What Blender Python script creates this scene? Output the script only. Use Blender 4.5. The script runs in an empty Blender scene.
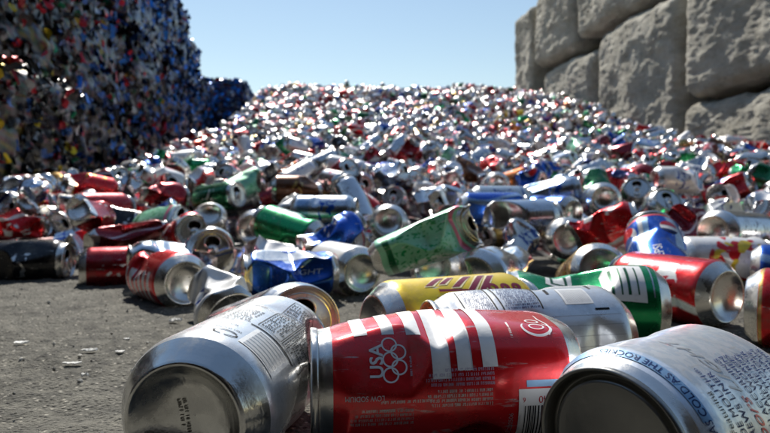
import bpy, bmesh, math, random
import numpy as np
from mathutils import Vector, Matrix
from mathutils.geometry import delaunay_2d_cdt

random.seed(7)
RNG = np.random.default_rng(7)
scene = bpy.context.scene
COL = scene.collection
R_ = math.radians

# ------------------------------------------------------------------ camera
CAM_Z, FPX, CX, CY, HORIZ = 0.121, 600.0, 385.0, 216.5, 197.0
PITCH = math.atan((CY - HORIZ) / FPX)
cd = bpy.data.cameras.new("camera")
cam = bpy.data.objects.new("camera", cd)
COL.objects.link(cam)
cam.location = (0, 0, CAM_Z)
cam.rotation_euler = (math.pi / 2 - PITCH, 0, 0)
cd.sensor_width = 36.0
cd.lens = 36.0 * FPX / 770.0
cd.clip_start = 0.005
cd.clip_end = 400.0
cd.dof.use_dof = True
cd.dof.focus_distance = 0.262
cd.dof.aperture_fstop = 19
scene.camera = cam

# ------------------------------------------------------------------ sky, sun, exposure
SUN_AZ, SUN_EL = R_(-16), R_(45)
world = bpy.data.worlds.new("World")
scene.world = world
world.use_nodes = True
wn = world.node_tree
sky = wn.nodes.new("ShaderNodeTexSky")
sky.sky_type = 'NISHITA'
sky.sun_disc = False
sky.sun_elevation = SUN_EL
sky.sun_rotation = SUN_AZ % (2 * math.pi)
sky.air_density = 1.4
sky.dust_density = 0.1
sky.ozone_density = 0.8
bg = wn.nodes["Background"]
bg.inputs[1].default_value = 0.074
wn.links.new(sky.outputs[0], bg.inputs[0])
sd = bpy.data.lights.new("sun", 'SUN')
sd.energy = 5.0
sd.angle = R_(0.53)
sd.color = (1.0, 0.95, 0.87)
sun = bpy.data.objects.new("sun", sd)
COL.objects.link(sun)
SUNV = Vector((math.sin(SUN_AZ) * math.cos(SUN_EL), math.cos(SUN_AZ) * math.cos(SUN_EL), math.sin(SUN_EL)))
sun.rotation_euler = (-SUNV).to_track_quat('-Z', 'Y').to_euler()
sun.location = SUNV * 20
scene.view_settings.view_transform = 'Standard'
scene.view_settings.look = 'None'
scene.view_settings.exposure = 0.55
scene.view_settings.gamma = 1.0
scene.view_settings.use_curve_mapping = False
scene.cycles.max_bounces = 8
scene.cycles.glossy_bounces = 5
scene.cycles.diffuse_bounces = 3
scene.cycles.sample_clamp_indirect = 6.0
scene.cycles.sample_clamp_direct = 0.0
scene.cycles.use_denoising = True

# ------------------------------------------------------------------ pixel of the photograph -> point at depth D
def P(px, py, D):
    x, yu = (px - CX) / FPX, (CY - py) / FPX
    d = Vector((x, math.cos(PITCH) + yu * math.sin(PITCH), -math.sin(PITCH) + yu * math.cos(PITCH)))
    return Vector((0, 0, CAM_Z)) + d * (D / d.y)

def proj(p):
    """point(s) -> pixel of the 770x433 photograph and depth"""
    p = np.atleast_2d(np.asarray(p, float))
    y, z = p[:, 1], p[:, 2] - CAM_Z
    f = y * math.cos(PITCH) - z * math.sin(PITCH)
    u = y * math.sin(PITCH) + z * math.cos(PITCH)
    f = np.maximum(f, 1e-3)
    return np.stack([CX + FPX * p[:, 0] / f, CY - FPX * u / f, f], 1)

# ------------------------------------------------------------------ node expressions
class NT:
    def __init__(self, name):
        self.m = bpy.data.materials.new(name)
        self.m.use_nodes = True
        self.t = self.m.node_tree
        self.b = self.t.nodes["Principled BSDF"]

    def node(self, kind, **ins):
        n = self.t.nodes.new(kind)
        for k, v in ins.items():
            self.put(n.inputs[k.replace('_', ' ')], v)
        return n

    def put(self, sock, v):
        if isinstance(v, bpy.types.NodeSocket):
            self.t.links.new(v, sock)
        else:
            if isinstance(v, (tuple, list)) and len(v) == 3 and sock.type == 'RGBA':
                v = (*v, 1)
            sock.default_value = v

    def math(self, op, *a, clamp=False):
        n = self.t.nodes.new("ShaderNodeMath")
        n.operation = op
        n.use_clamp = clamp
        for i, v in enumerate(a):
            self.put(n.inputs[i], v)
        return n.outputs[0]

    def mix(self, f, a, b):
        n = self.t.nodes.new("ShaderNodeMix")
        n.data_type = 'RGBA'
        self.put(n.inputs[0], f)
        self.put(n.inputs[6], a)
        self.put(n.inputs[7], b)
        return n.outputs[2]

    def mixf(self, f, a, b):
        n = self.t.nodes.new("ShaderNodeMix")
        self.put(n.inputs[0], f)
        self.put(n.inputs[2], a)
        self.put(n.inputs[3], b)
        return n.outputs[0]

    def step(self, x, a, b):
        n = self.t.nodes.new("ShaderNodeMapRange")
        self.put(n.inputs[0], x)
        self.put(n.inputs[1], a)
        self.put(n.inputs[2], b)
        return n.outputs[0]

    def noise(self, vec, scale, detail=2.0, rough=0.5, dist=0.0):
        n = self.node("ShaderNodeTexNoise", Scale=scale, Detail=detail, Roughness=rough, Distortion=dist)
        if vec is not None:
            self.put(n.inputs["Vector"], vec)
        return n.outputs[0]

    def mapping(self, vec, sc):
        n = self.node("ShaderNodeMapping")
        self.put(n.inputs["Vector"], vec)
        n.inputs["Scale"].default_value = sc
        return n.outputs[0]

    def set(self, **k):
        for a, v in k.items():
            self.put(self.b.inputs[a.replace('_', ' ')], v)
        return self.m

    def bump(self, h, strength, dist, normal=None):
        n = self.node("ShaderNodeBump", Strength=strength, Distance=dist, Height=h)
        if normal is not None:
            self.put(n.inputs["Normal"], normal)
        return n.outputs[0]


SILVER = (0.75, 0.735, 0.70)

def bare_metal(name, col=SILVER, rough=0.24):
    m = NT(name)
    tc = m.node("ShaderNodeTexCoord").outputs["Object"]
    n1 = m.noise(tc, 90, 4, 0.6)
    n2 = m.noise(m.mapping(tc, (40, 40, 900)), 1.0, 2)
    dirt = m.step(m.noise(tc, 35, 5, 0.65), 0.52, 0.74)
    c = m.mix(m.math('MULTIPLY', dirt, 0.45), (*col, 1), (0.23, 0.20, 0.15, 1))
    r = m.math('ADD', m.math('MULTIPLY', n1, 0.20), m.math('ADD', m.math('MULTIPLY', n2, 0.08), m.math('ADD', rough - 0.14, m.math('MULTIPLY', dirt, 0.25))))
    nb = m.bump(n1, 0.12, 0.002)
    nb = m.bump(n2, 0.05, 0.0006, nb)
    return m.set(Base_Color=c, Metallic=m.mixf(dirt, 1.0, 0.7), Roughness=r, Normal=nb)


def printed(name, base, metal=0.85, rough=0.30, layers=(), off=0.0, coat=0.35):
    """ink on a can: layers are laid over BASE in the can's own (round, height) coordinates, twice round the can"""
    m = NT(name)
    uvn = m.node("ShaderNodeUVMap").outputs[0]
    sep = m.node("ShaderNodeSeparateXYZ")
    m.put(sep.inputs[0], uvn)
    u, v = sep.outputs[0], sep.outputs[1]
    uu = m.math('FRACT', m.math('ADD', m.math('MULTIPLY', u, 2.0), off))
    comb = m.node("ShaderNodeCombineXYZ")
    m.put(comb.inputs[0], uu)
    m.put(comb.inputs[1], v)
    uv = comb.outputs[0]
    col, met = (*base, 1), metal
    for L in layers:
        k = L[0]
        if k == 'band':
            _, a, b, c, mt = L
            f = m.math('MULTIPLY', m.step(v, a - .004, a + .004), m.step(v, b + .004, b - .004))
        elif k == 'ribbon':
            _, u0, amp, frq, w, c, mt = L
            ctr = m.math('ADD', u0, m.math('MULTIPLY', amp, m.math('SINE', m.math('MULTIPLY', v, 6.283 * frq))))
            f = m.step(m.math('ABSOLUTE', m.math('SUBTRACT', uu, ctr)), w + .012, w - .012)
        elif k == 'oval':
            _, u0, v0, ru, rv, c, mt = L
            a = m.math('POWER', m.math('DIVIDE', m.math('SUBTRACT', uu, u0), ru), 2.0)
            b = m.math('POWER', m.math('DIVIDE', m.math('SUBTRACT', v, v0), rv), 2.0)
            f = m.step(m.math('ADD', a, b), 1.06, 0.94)
        elif k == 'script':
            _, u0, u1, v0, v1, sx, sy, th, c, mt = L
            nz = m.noise(m.mapping(uv, (sx, sy, 1)), 1.0, 1.0, 0.4, 0.6)
            f = m.step(nz, th - .02, th + .02)
            f = m.math('MULTIPLY', f, m.math('MULTIPLY', m.step(uu, u0 - .01, u0 + .01), m.step(uu, u1 + .01, u1 - .01)))
            f = m.math('MULTIPLY', f, m.math('MULTIPLY', m.step(v, v0 - .01, v0 + .01), m.step(v, v1 + .01, v1 - .01)))
        elif k == 'stripes':
            _, frq, w, u0, u1, v0, v1, slope, c, mt = L
            s = m.math('FRACT', m.math('ADD', m.math('MULTIPLY', v, frq), m.math('MULTIPLY', uu, slope)))
            f = m.step(s, w + .03, w - .03)
            f = m.math('MULTIPLY', f, m.math('MULTIPLY', m.step(uu, u0 - .01, u0 + .01), m.step(uu, u1 + .01, u1 - .01)))
            f = m.math('MULTIPLY', f, m.math('MULTIPLY', m.step(v, v0 - .01, v0 + .01), m.step(v, v1 + .01, v1 - .01)))
        col = m.mix(f, col, (*c, 1))
        met = m.mixf(f, met, mt)
    tc = m.node("ShaderNodeTexCoord").outputs["Object"]
    n1 = m.noise(tc, 70, 4, 0.6)
    scr = m.noise(m.mapping(tc, (260, 260, 45)), 1.0, 3, 0.7)
    wear = m.math('MULTIPLY', m.step(scr, 0.63, 0.70), 0.65)
    dirt = m.math('MULTIPLY', m.step(m.noise(tc, 42, 6, 0.7), 0.50, 0.74), 0.5)
    col = m.mix(wear, col, (0.62, 0.62, 0.62, 1))
    col = m.mix(dirt, col, (0.16, 0.14, 0.11, 1))
    bf = m.node("ShaderNodeNewGeometry").outputs["Backfacing"]
    col = m.mix(bf, col, (0.55, 0.53, 0.48, 1))
    met = m.mixf(bf, met, 1.0)
    r = m.math('ADD', rough - .09, m.math('ADD', m.math('MULTIPLY', n1, 0.18), m.math('MULTIPLY', dirt, 0.3)))
    nb = m.bump(n1, 0.16, 0.002)
    return m.set(Base_Color=col, Metallic=met, Roughness=r, Normal=nb, Coat_Weight=coat, Coat_Roughness=0.12)


def ink(name, col, metal=0.2, rough=0.35, coat=None):
    coat = (.3 if rough < .5 else 0.0) if coat is None else coat
    m = NT(name)
    tc = m.node("ShaderNodeTexCoord").outputs["Object"]
    n1 = m.noise(tc, 160, 4, 0.6)
    c = m.mix(m.math('MULTIPLY', m.step(n1, 0.55, 0.75), 0.35), (*col, 1), (0.3, 0.28, 0.26, 1))
    return m.set(Base_Color=c, Metallic=metal, Roughness=m.math('ADD', rough - .08, m.math('MULTIPLY', n1, 0.2)), Coat_Weight=coat, Coat_Roughness=0.12, Specular_IOR_Level=.5 if coat else .15,
                 Normal=m.bump(m.noise(tc, 70, 4, 0.6), 0.16, 0.002))


W = (0.80, 0.80, 0.79)
RED, DRED, MAROON = (0.72, 0.014, 0.020), (0.36, 0.010, 0.018), (0.22, 0.012, 0.022)
BLUE, NAVY, LBLUE = (0.012, 0.10, 0.50), (0.010, 0.022, 0.12), (0.30, 0.45, 0.66)
GREEN, DGREEN, MINT = (0.015, 0.36, 0.12), (0.010, 0.16, 0.06), (0.24, 0.60, 0.42)
GOLD, YELLOW, ORANGE = (0.62, 0.40, 0.12), (0.85, 0.60, 0.03), (0.75, 0.20, 0.03)
BROWN, BLACK, PURPLE = (0.16, 0.06, 0.025), (0.015, 0.016, 0.02), (0.16, 0.03, 0.20)
PINK = (0.72, 0.18, 0.26)

DESIGN = {
    'silver': printed("printed_silver", SILVER, 1.0, 0.22, [('script', .2, .8, .30, .62, 9, 14, .55, (.06, .12, .36), .6), ('band', .80, .83, (.10, .18, .42), .7)]),
    'silver_plain': printed("printed_silver_plain", (.76, .77, .79), 1.0, 0.20, [('script', .3, .7, .2, .7, 14, 30, .60, (.15, .15, .18), .4)]),
    'silver_blue': printed("printed_silver_blue", (.62, .68, .76), 1.0, 0.22, [('band', .12, .30, LBLUE, .9), ('script', .2, .8, .45, .7, 8, 12, .54, BLUE, .7)]),
    'silver_red': printed("printed_silver_red", SILVER, 1.0, 0.22, [('script', .15, .85, .35, .62, 7, 9, .53, RED, .7), ('band', .16, .19, RED, .7)]),
    'white': printed("printed_white", W, 0.25, 0.32, [('script', .25, .75, .3, .6, 8, 12, .56, (.08, .10, .3), .4), ('band', .83, .88, (.55, .6, .7), .8)]),
    'white_red': printed("printed_white_red", W, 0.3, 0.3, [('ribbon', .5, .12, .9, .12, RED, .6), ('script', .3, .7, .35, .6, 8, 12, .58, W, .2)]),
    'white_pink': printed("printed_white_pink", W, 0.3, 0.3, [('oval', .5, .6, .25, .2, PINK, .6), ('script', .1, .9, .1, .4, 6, 9, .57, PINK, .5)]),
    'red': printed("printed_red", RED, 0.85, 0.28, [('ribbon', .32, .10, 1.0, .045, W, .2), ('script', .45, .80, .25, .75, 9, 7, .56, W, .2)]),
    'red_plain': printed("printed_red_plain", DRED, 0.88, 0.26, [('script', .4, .6, .25, .75, 9, 9, .6, W, .2)]),
    'red_striped': printed("printed_red_striped", RED, 0.8, 0.28, [('stripes', 8, .5, .1, .62, .15, .86, .8, W, .2)]),
    'maroon': printed("printed_maroon", MAROON, 0.88, 0.26, [('ribbon', .4, .08, 1.3, .03, (.6, .5, .5), .5)]),
    'blue': printed("printed_blue", BLUE, 0.85, 0.26, [('ribbon', .25, .10, .8, .05, LBLUE, .8), ('script', .5, .8, .3, .7, 9, 9, .58, W, .3)]),
    'blue_globe': printed("printed_blue_globe", BLUE, 0.8, 0.28, [('ribbon', .16, .08, .7, .06, (.55, .66, .78), .6), ('oval', .5, .72, .20, .13, W, .3), ('oval', .5, .77, .17, .085, RED, .6), ('oval', .5, .665, .15, .06, (.02, .09, .38), .6)]),
    'navy': printed("printed_navy", NAVY, 0.85, 0.26, [('band', .70, .86, SILVER, 1.0), ('script', .25, .75, .3, .6, 8, 10, .56, W, .3)]),
    'green': printed("printed_green", GREEN, 0.85, 0.27, [('oval', .5, .55, .24, .22, (.66, .72, .68), .4), ('script', .3, .7, .4, .7, 8, 9, .55, DGREEN, .6)]),
    'green_dark': printed("printed_green_dark", DGREEN, 0.88, 0.27, [('script', .3, .7, .35, .65, 7, 9, .58, (.7, .7, .6), .4)]),
    'mint': printed("printed_mint", MINT, 0.18, 0.38, [('oval', .5, .5, .20, .26, (.62, .74, .68), .3), ('script', .05, .95, .15, .8, 20, 26, .57, GREEN, .5), ('band', .14, .2, DGREEN, .5), ('band', .84, .9, PINK, .6)]),
    'gold': printed("printed_gold", GOLD, 0.95, 0.26, [('script', .3, .7, .35, .65, 8, 10, .56, BROWN, .4)]),
    'yellow': printed("printed_yellow", YELLOW, 0.55, 0.30, []),
    'orange': printed("printed_orange", ORANGE, 0.75, 0.30, [('script', .3, .7, .35, .65, 8, 10, .55, W, .2), ('band', .14, .2, (.1, .1, .4), .5)]),
    'brown': printed("printed_brown", BROWN, 0.8, 0.3, [('script', .3, .7, .4, .65, 8, 10, .57, GOLD, .8)]),
    'black': printed("printed_black", BLACK, 0.7, 0.28, [('band', .12, .14, SILVER, 1.0), ('script', .3, .7, .4, .65, 8, 10, .6, SILVER, .9)]),
    'purple': printed("printed_purple", PURPLE, 0.8, 0.28, [('script', .3, .7, .4, .65, 8, 10, .55, W, .2)]),
    'red_gold': printed("printed_red_gold", RED, 0.8, 0.28, [('band', .085, .105, GOLD, .9), ('script', .2, .8, .3, .7, 7, 8, .56, YELLOW, .5)]),
    'red_navy': printed("printed_red_navy", DRED, 0.85, 0.26, [('oval', .5, .4, .3, .3, NAVY, .8)]),
    'fiesta': printed("printed_white_orange", W, 0.3, 0.3, [('script', .05, .95, .2, .75, 5, 6, .52, RED, .6), ('script', .05, .95, .15, .8, 6, 5, .60, YELLOW, .5)]),
    # the nearest cans: their writing is laid on as ink of its own
    'hero_red': printed("ink_red", (0.82, 0.014, 0.020), 0.58, 0.25, [], coat=1.0),
    'hero_silver': printed("ink_silver_white", (.76, .78, .80), 0.62, 0.27, []),
    'hero_ice': printed("ink_ice_white", (.76, .81, .88), 0.72, 0.33, [('script', 0, 1, .15, .88, 24, 30, .52, (.62, .70, .80), .7)]),
    'hero_white': printed("ink_white_silver", (.74, .76, .78), 0.75, 0.30, []),
    'hero_blue': printed("ink_blue", BLUE, 0.85, 0.25, [('script', .3, .62, .5, .9, 3, 4, .5, (.62, .68, .74), .9)]),
    'hero_green': printed("ink_green", GREEN, 0.85, 0.25, []),
}
METAL = bare_metal("bare_aluminium")
DARKMETAL = bare_metal("dull_aluminium", (0.50, 0.50, 0.50), 0.32)
INK_W, INK_K, INK_R = ink("ink_white", W, 0.15), ink("ink_black", (.008, .009, .012), 0.0, .6), ink("ink_crimson", (.55, .01, .03), .5)
INK_B, INK_SKY, INK_GREY = ink("ink_blue_text", (.012, .03, .13), 0.0, .55), ink("ink_sky", (.25, .42, .62), .6), ink("ink_grey", (.42, .44, .47), .6)
INK_VIOLET, INK_CREAM, INK_DG = ink("ink_violet", (.42, .36, .50)), ink("ink_cream", (.82, .72, .42)), ink("ink_bottle_green", (.01, .10, .04), .5)
INK_MAROON, INK_PALE = ink("ink_maroon", (.20, .008, .03), .4), ink("ink_pale", (.66, .70, .74), .85, .28)

# ------------------------------------------------------------------ mesh helpers
def new_mesh(name, V, F, mats=(), mi=None, uv=None, smooth=True):
    me = bpy.data.meshes.new(name)
    V = np.asarray(V, np.float32)
    if isinstance(F, np.ndarray) and F.ndim == 2:
        k = F.shape[1]
        n = len(F)
        tot = np.full(n, k, np.int32)
        flat = F.astype(np.int32).ravel()
    else:
        tot = np.array([len(f) for f in F], np.int32)
        flat = np.array([i for f in F for i in f], np.int32)
    me.vertices.add(len(V))
    me.vertices.foreach_set("co", V.ravel())
    me.loops.add(len(flat))
    me.loops.foreach_set("vertex_index", flat)
    me.polygons.add(len(tot))
    st = np.zeros(len(tot), np.int32)
    st[1:] = np.cumsum(tot)[:-1]
    me.polygons.foreach_set("loop_start", st)
    me.polygons.foreach_set("loop_total", tot)
    me.polygons.foreach_set("use_smooth", np.full(len(tot), smooth, bool))
    for m in mats:
        me.materials.append(m)
    if mi is not None:
        me.polygons.foreach_set("material_index", np.asarray(mi, np.int32))
    if uv is not None:
        l = me.uv_layers.new(name="UVMap")
        l.data.foreach_set("uv", np.asarray(uv, np.float32).ravel())
    me.update(calc_edges=True)
    me.validate()
    return me


def link(name, me, parent=None, mw=None):
    o = bpy.data.objects.new(name, me)
    COL.objects.link(o)
    if parent is not None:
        o.parent = parent
    if mw is not None:
        o.matrix_world = mw
    return o


def vnoise(p, cell, seed=0):
    """value noise, any dimension, in -1..1"""
    p = np.asarray(p, float) / cell
    i = np.floor(p).astype(np.int64)
    f = p - i
    f = f * f * (3 - 2 * f)
    d = p.shape[1]
    out = np.zeros(len(p))
    for c in range(2 ** d):
        h = np.full(len(p), seed * 7919 + 1013, np.int64)
        w = np.ones(len(p))
        for a in range(d):
            b = (c >> a) & 1
            h = (h * 1103515245 + (i[:, a] + b) * 668265263 + 12345) & 0x7fffffff
            h = (h ^ (h >> 13)) * 1274126177 & 0x7fffffff
            w *= f[:, a] if b else 1 - f[:, a]
        h = (h ^ (h >> 16)) & 0xffff
        out += w * (h / 32767.5 - 1)
    return out


def fbm(p, cell, seed=0, octs=3, gain=.5):
    s, a = 0, 1
    for k in range(octs):
        s = s + a * vnoise(p, cell / 2 ** k, seed + k)
        a *= gain
    return s

# ------------------------------------------------------------------ the can
H, RAD = 0.122, 0.033
BASE_PROF = [(.0002, .0105), (.006, .0102), (.012, .0089), (.017, .0066), (.0205, .0036), (.0222, .0012), (.0230, .0002), (.0236, 0), (.0243, .0003), (.0252, .0015),
             (.0265, .0032), (.0285, .0056), (.0304, .0079), (.0318, .0100)]
BODY_ENDS_LOW = [(.0318, .0100), (.0325, .0117), (.0329, .0137), (.033, .0155)]
BODY_ENDS_TOP = [(.033, .1035), (.0328, .1055), (.0321, .1078), (.0308, .1104), (.0293, .1130), (.0278, .1154), (.0270, .1172), (.0267, .1186)]
RIM_PROF = [(.0267, .1186), (.0276, .1188), (.0280, .1197), (.0280, .1212), (.0275, .1221), (.0268, .1222), (.0263, .1216), (.0258, .1200), (.0251, .1172), (.0246, .1162),
            (.0241, .1161), (.0236, .1168), (.0231, .1184), (.0225, .1190), (.0216, .1190)]


def body_profile(nv):
    zs = np.linspace(.0155, .1035, nv)[1:-1]
    return BODY_ENDS_LOW + [(RAD, z) for z in zs] + BODY_ENDS_TOP


def radius_at(z):
    pr = BODY_ENDS_LOW + BODY_ENDS_TOP
    return np.interp(z, [q[1] for q in pr], [q[0] for q in pr])


def revolve(prof, nu):
    pr = np.array(prof)
    th = np.arange(nu) * 2 * math.pi / nu
    V = np.stack([np.outer(pr[:, 0], np.cos(th)), np.outer(pr[:, 0], np.sin(th)), np.repeat(pr[:, 1:2], nu, 1)], 2).reshape(-1, 3)
    m = len(pr)
    i, j = np.meshgrid(np.arange(m - 1), np.arange(nu), indexing='ij')
    i, j = i.ravel(), j.ravel()
    jn = (j + 1) % nu
    F = np.stack([i * nu + j, i * nu + jn, (i + 1) * nu + jn, (i + 1) * nu + j], 1)
    u0, u1 = j / nu, (j + 1) / nu
    v0, v1 = pr[i, 1] / H, pr[i + 1, 1] / H
    uv = np.stack([np.stack([u0, v0], 1), np.stack([u1, v0], 1), np.stack([u1, v1], 1), np.stack([u0, v1], 1)], 1)
    return V, F, uv, i


# shapes of wear: each op bends, folds or dents the points (n,3) of a can whose middle is the origin
def softplus(x, s):
    return np.where(x > 12 * s, x, s * np.log1p(np.exp(np.minimum(x / s, 30))))


def op_dent(th, z0, depth, slope=.3, k=1.4, soft=.0009, tilt=0.0, e=.004):
    n = np.array([math.cos(th) * math.cos(tilt), math.sin(th) * math.cos(tilt), math.sin(tilt)])

    def f(p):
        m = p @ n - (RAD - depth) - slope * (np.sqrt((p[:, 2] - z0) ** 2 + e * e) - e)
        return p - k * softplus(m, soft)[:, None] * n
    return f


def op_flat(th, f0, f1=None):
    f1 = f0 if f1 is None else f1
    a, b = np.array([math.cos(th), math.sin(th), 0]), np.array([-math.sin(th), math.cos(th), 0])

    def f(p):
        t = np.clip(p[:, 2] / H + .5, 0, 1)
        k = f0 + (f1 - f0) * t
        w = np.sqrt(np.maximum(.2, 2 - k ** 2)) if True else 1
        w = 1 + (w - 1) * .75
        x, y = p @ a, p @ b
        return (x * k)[:, None] * a + (y * w)[:, None] * b + np.stack([0 * x, 0 * x, p[:, 2]], 1)
    return f


def op_bend(th, z0, ang, soft=.008):
    a, b = np.array([math.cos(th), math.sin(th), 0]), np.array([-math.sin(th), math.cos(th), 0])

    def f(p):
        x, y, z = p @ a, p @ b, p[:, 2] - z0
        t = 1 / (1 + np.exp(-z / soft))
        an = ang * t
        x0 = x + .02
        xn = x0 * np.cos(an) + z * np.sin(an) * (t > 0)
        zn = np.where(z > 0, -x0 * np.sin(an) + z * np.cos(an), z - x0 * np.sin(an))
        return (xn - .02)[:, None] * a + y[:, None] * b + np.stack([0 * x, 0 * x, zn + z0], 1)
    return f


def op_pinch(z0, w, f):
    def g(p):
        k = 1 - (1 - f) * np.exp(-((p[:, 2] - z0) / w) ** 2)
        return np.stack([p[:, 0] * k, p[:, 1] * k, p[:, 2]], 1)
    return g


def op_press(f, amp=.0022, lobes=3, waves=3.0, ph=0.0):
    def g(p):
        th = np.arctan2(p[:, 1], p[:, 0])
        r = np.hypot(p[:, 0], p[:, 1])
        env = np.clip(1 - (np.abs(p[:, 2]) / .055) ** 4, 0, 1) * np.clip(r / RAD, 0, 1)
        d = amp * env * np.sin(p[:, 2] / H * 2 * math.pi * waves + lobes * th + ph)
        k = 1 + d / np.maximum(r, .004)
        return np.stack([p[:, 0] * k, p[:, 1] * k, p[:, 2] * f], 1)
    return g


def op_twist(a):
    def g(p):
        t = a * np.tanh(p[:, 2] / .03)
        c, s = np.cos(t), np.sin(t)
        return np.stack([p[:, 0] * c - p[:, 1] * s, p[:, 0] * s + p[:, 1] * c, p[:, 2]], 1)
    return g


def op_crumple(seed, n=16, lo=.002, hi=.012, kmax=1.6):
    r = random.Random(seed)
    ds = [op_dent(r.uniform(0, 6.283), r.uniform(-.045, .05), r.uniform(lo, hi), r.uniform(.12, .55), r.uniform(1.0, kmax), .0010, r.uniform(-.5, .5)) for _ in range(n)]

    def g(p):
        for d in ds:
            p = d(p)
        return p
    return g


def deform(V, ops):
    p = np.asarray(V, float) - np.array([0, 0, H / 2])
    for o in ops:
        p = o(p)
    return p + np.array([0, 0, H / 2])


# --- ink laid on the can: flat shapes in (round, height) millimetres, wrapped onto the dented wall
_txt = {}

def text_shape(s):
    if s not in _txt:
        c = bpy.data.curves.new("text", 'FONT')
        c.body = s
        c.size = 1.0
        c.resolution_u = 3
        o = bpy.data.objects.new("text", c)
        COL.objects.link(o)
        bpy.context.view_layer.update()
        dg = bpy.context.evaluated_depsgraph_get()
        me = bpy.data.meshes.new_from_object(o.evaluated_get(dg))
        v = np.array([w.co[:2] for w in me.vertices]).reshape(-1, 2)
        fs = [tuple(p.vertices) for p in me.polygons]
        bpy.data.objects.remove(o)
        bpy.data.curves.remove(c)
        bpy.data.meshes.remove(me)
        _txt[s] = (v, fs)
    return _txt[s]


class Print:
    def __init__(self):
        self.v, self.f, self.m, self.mats = [], [], [], []

    def mat(self, m):
        if m not in self.mats:
            self.mats.append(m)
        return self.mats.index(m)

    def add(self, pts, faces, m, lift=0):
        k = len(self.v)
        self.v += [(x, y, lift) for x, y in pts]
        self.f += [tuple(i + k for i in f) for f in faces]
        self.m += [self.mat(m)] * len(faces)

    def rect(self, s0, s1, t0, t1, m, lift=0, rot=0.0, about=None):
        q = np.array([(s0, t0), (s1, t0), (s1, t1), (s0, t1)], float)
        if rot:
            o = np.array(about if about else q.mean(0))
            c, s = math.cos(rot), math.sin(rot)
            q = (q - o) @ np.array([[c, s], [-s, c]]) + o
        self.add([tuple(a) for a in q], [(0, 1, 2, 3)], m, lift)

    def poly(self, pts, m, lift=0):
        self.add(pts, [tuple(range(len(pts)))], m, lift)

    def stroke(self, pts, w, m, closed=False, lift=0):
        p = np.array(pts, float)
        n = len(p)
        d = np.roll(p, -1, 0) - np.roll(p, 1, 0)
        if not closed:
            d[0], d[-1] = p[1] - p[0], p[-1] - p[-2]
        d /= np.maximum(np.linalg.norm(d, axis=1, keepdims=True), 1e-9)
        nn = np.stack([-d[:, 1], d[:, 0]], 1)
        ww = np.broadcast_to(np.asarray(w, float), (n,))[:, None] / 2
        a, b = p + nn * ww, p - nn * ww
        q = [tuple(x) for x in np.concatenate([a, b])]
        fs = [(i, (i + 1) % n, n + (i + 1) % n, n + i) for i in range(n if closed else n - 1)]
        self.add(q, fs, m, lift)

    def ring(self, s, t, r, w, m, n=36, sq=1.0, lift=0):
        self.stroke([(s + r * math.cos(2 * math.pi * i / n), t + r * sq * math.sin(2 * math.pi * i / n)) for i in range(n)], w, m, True, lift)

    def text(self, s, x, y, h, m, rot=0.0, align='l', wide=1.0, shear=0.0, lift=0):
        v, fs = text_shape(s)
        v = v * (h / 0.70)
        v = v * np.array([wide, 1.0])
        wd = v[:, 0].max()
        v = v - np.array([{'l': 0, 'c': wd / 2, 'r': wd}[align], 0])
        v = v + np.stack([v[:, 1] * shear, 0 * v[:, 1]], 1)
        c, si = math.cos(rot), math.sin(rot)
        v = v @ np.array([[c, si], [-si, c]]) + np.array([x, y])
        self.add([tuple(a) for a in v], fs, m, lift)
        return wd

    def fine(self, x, y, w, h, lines, m, rot=0.0, seed=1, lift=0):
        """a block of print too small to read: rows of letter-like strokes; grows in -y from (x, y)"""
        r = random.Random(seed)
        lh = h / lines
        c, si = math.cos(rot), math.sin(rot)

        def put(a0, a1, b0, b1):
            q = np.array([(a0, b0), (a1, b0), (a1, b1), (a0, b1)]) @ np.array([[c, si], [-si, c]]) + np.array([x, y])
            self.add([tuple(k) for k in q], [(0, 1, 2, 3)], m, lift)
        for i in range(lines):
            yy = -(i + 1) * lh
            ch = lh * .66
            xx = 0.0
            end = w * (1 if i < lines - 1 else r.uniform(.4, .9)) * r.uniform(.93, 1)
            while xx < end:
                for _ in range(r.randint(2, 8)):
                    cw = ch * r.uniform(.42, .62)
                    st = ch * .17
                    k = r.random()
                    put(xx, xx + st, yy, yy + ch)
                    if k < .6:
                        put(xx + cw - st, xx + cw, yy, yy + ch * r.choice([1, 1, .55]))
                    if k < .85:
                        b = r.choice([0, .42, .83])
                        put(xx + st * 1.02, xx + cw - st * 1.02, yy + ch * b, yy + ch * b + st)
                    if k > .5:
                        put(xx + st * 1.02, xx + cw - st * 1.02, yy + ch * .83 + .0, yy + ch)
                    xx += cw + ch * .22
                    if xx > end:
                        break
                xx += ch * .45

    def wrap(self, step=2.4):
        """-> points in can space before the dents, faces, material numbers"""
        bm = bmesh.new()
        vs = [bm.verts.new((x, y, l)) for x, y, l in self.v]
        for f, mi in zip(self.f, self.m):
            try:
                g = bm.faces.new([vs[i] for i in f])
                g.material_index = mi
            except ValueError:
                pass
        for ax in (0, 1):
            lo, hi = min(q[ax] for q in self.v), max(q[ax] for q in self.v)
            c = lo + step
            while c < hi:
                co, no = [0, 0, 0], [0, 0, 0]
                co[ax], no[ax] = c, 1
                bmesh.ops.bisect_plane(bm, geom=bm.verts[:] + bm.edges[:] + bm.faces[:], plane_co=co, plane_no=no)
                c += step
        bm.verts.index_update()
        q = np.array([v.co[:] for v in bm.verts])
        F = [tuple(v.index for v in f.verts) for f in bm.faces]
        mi = [f.material_index for f in bm.faces]
        bm.free()
        z = q[:, 1] / 1000
        return q[:, 0] / 1000 / RAD, z, .00026 + q[:, 2] * .00012, F, mi


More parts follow.
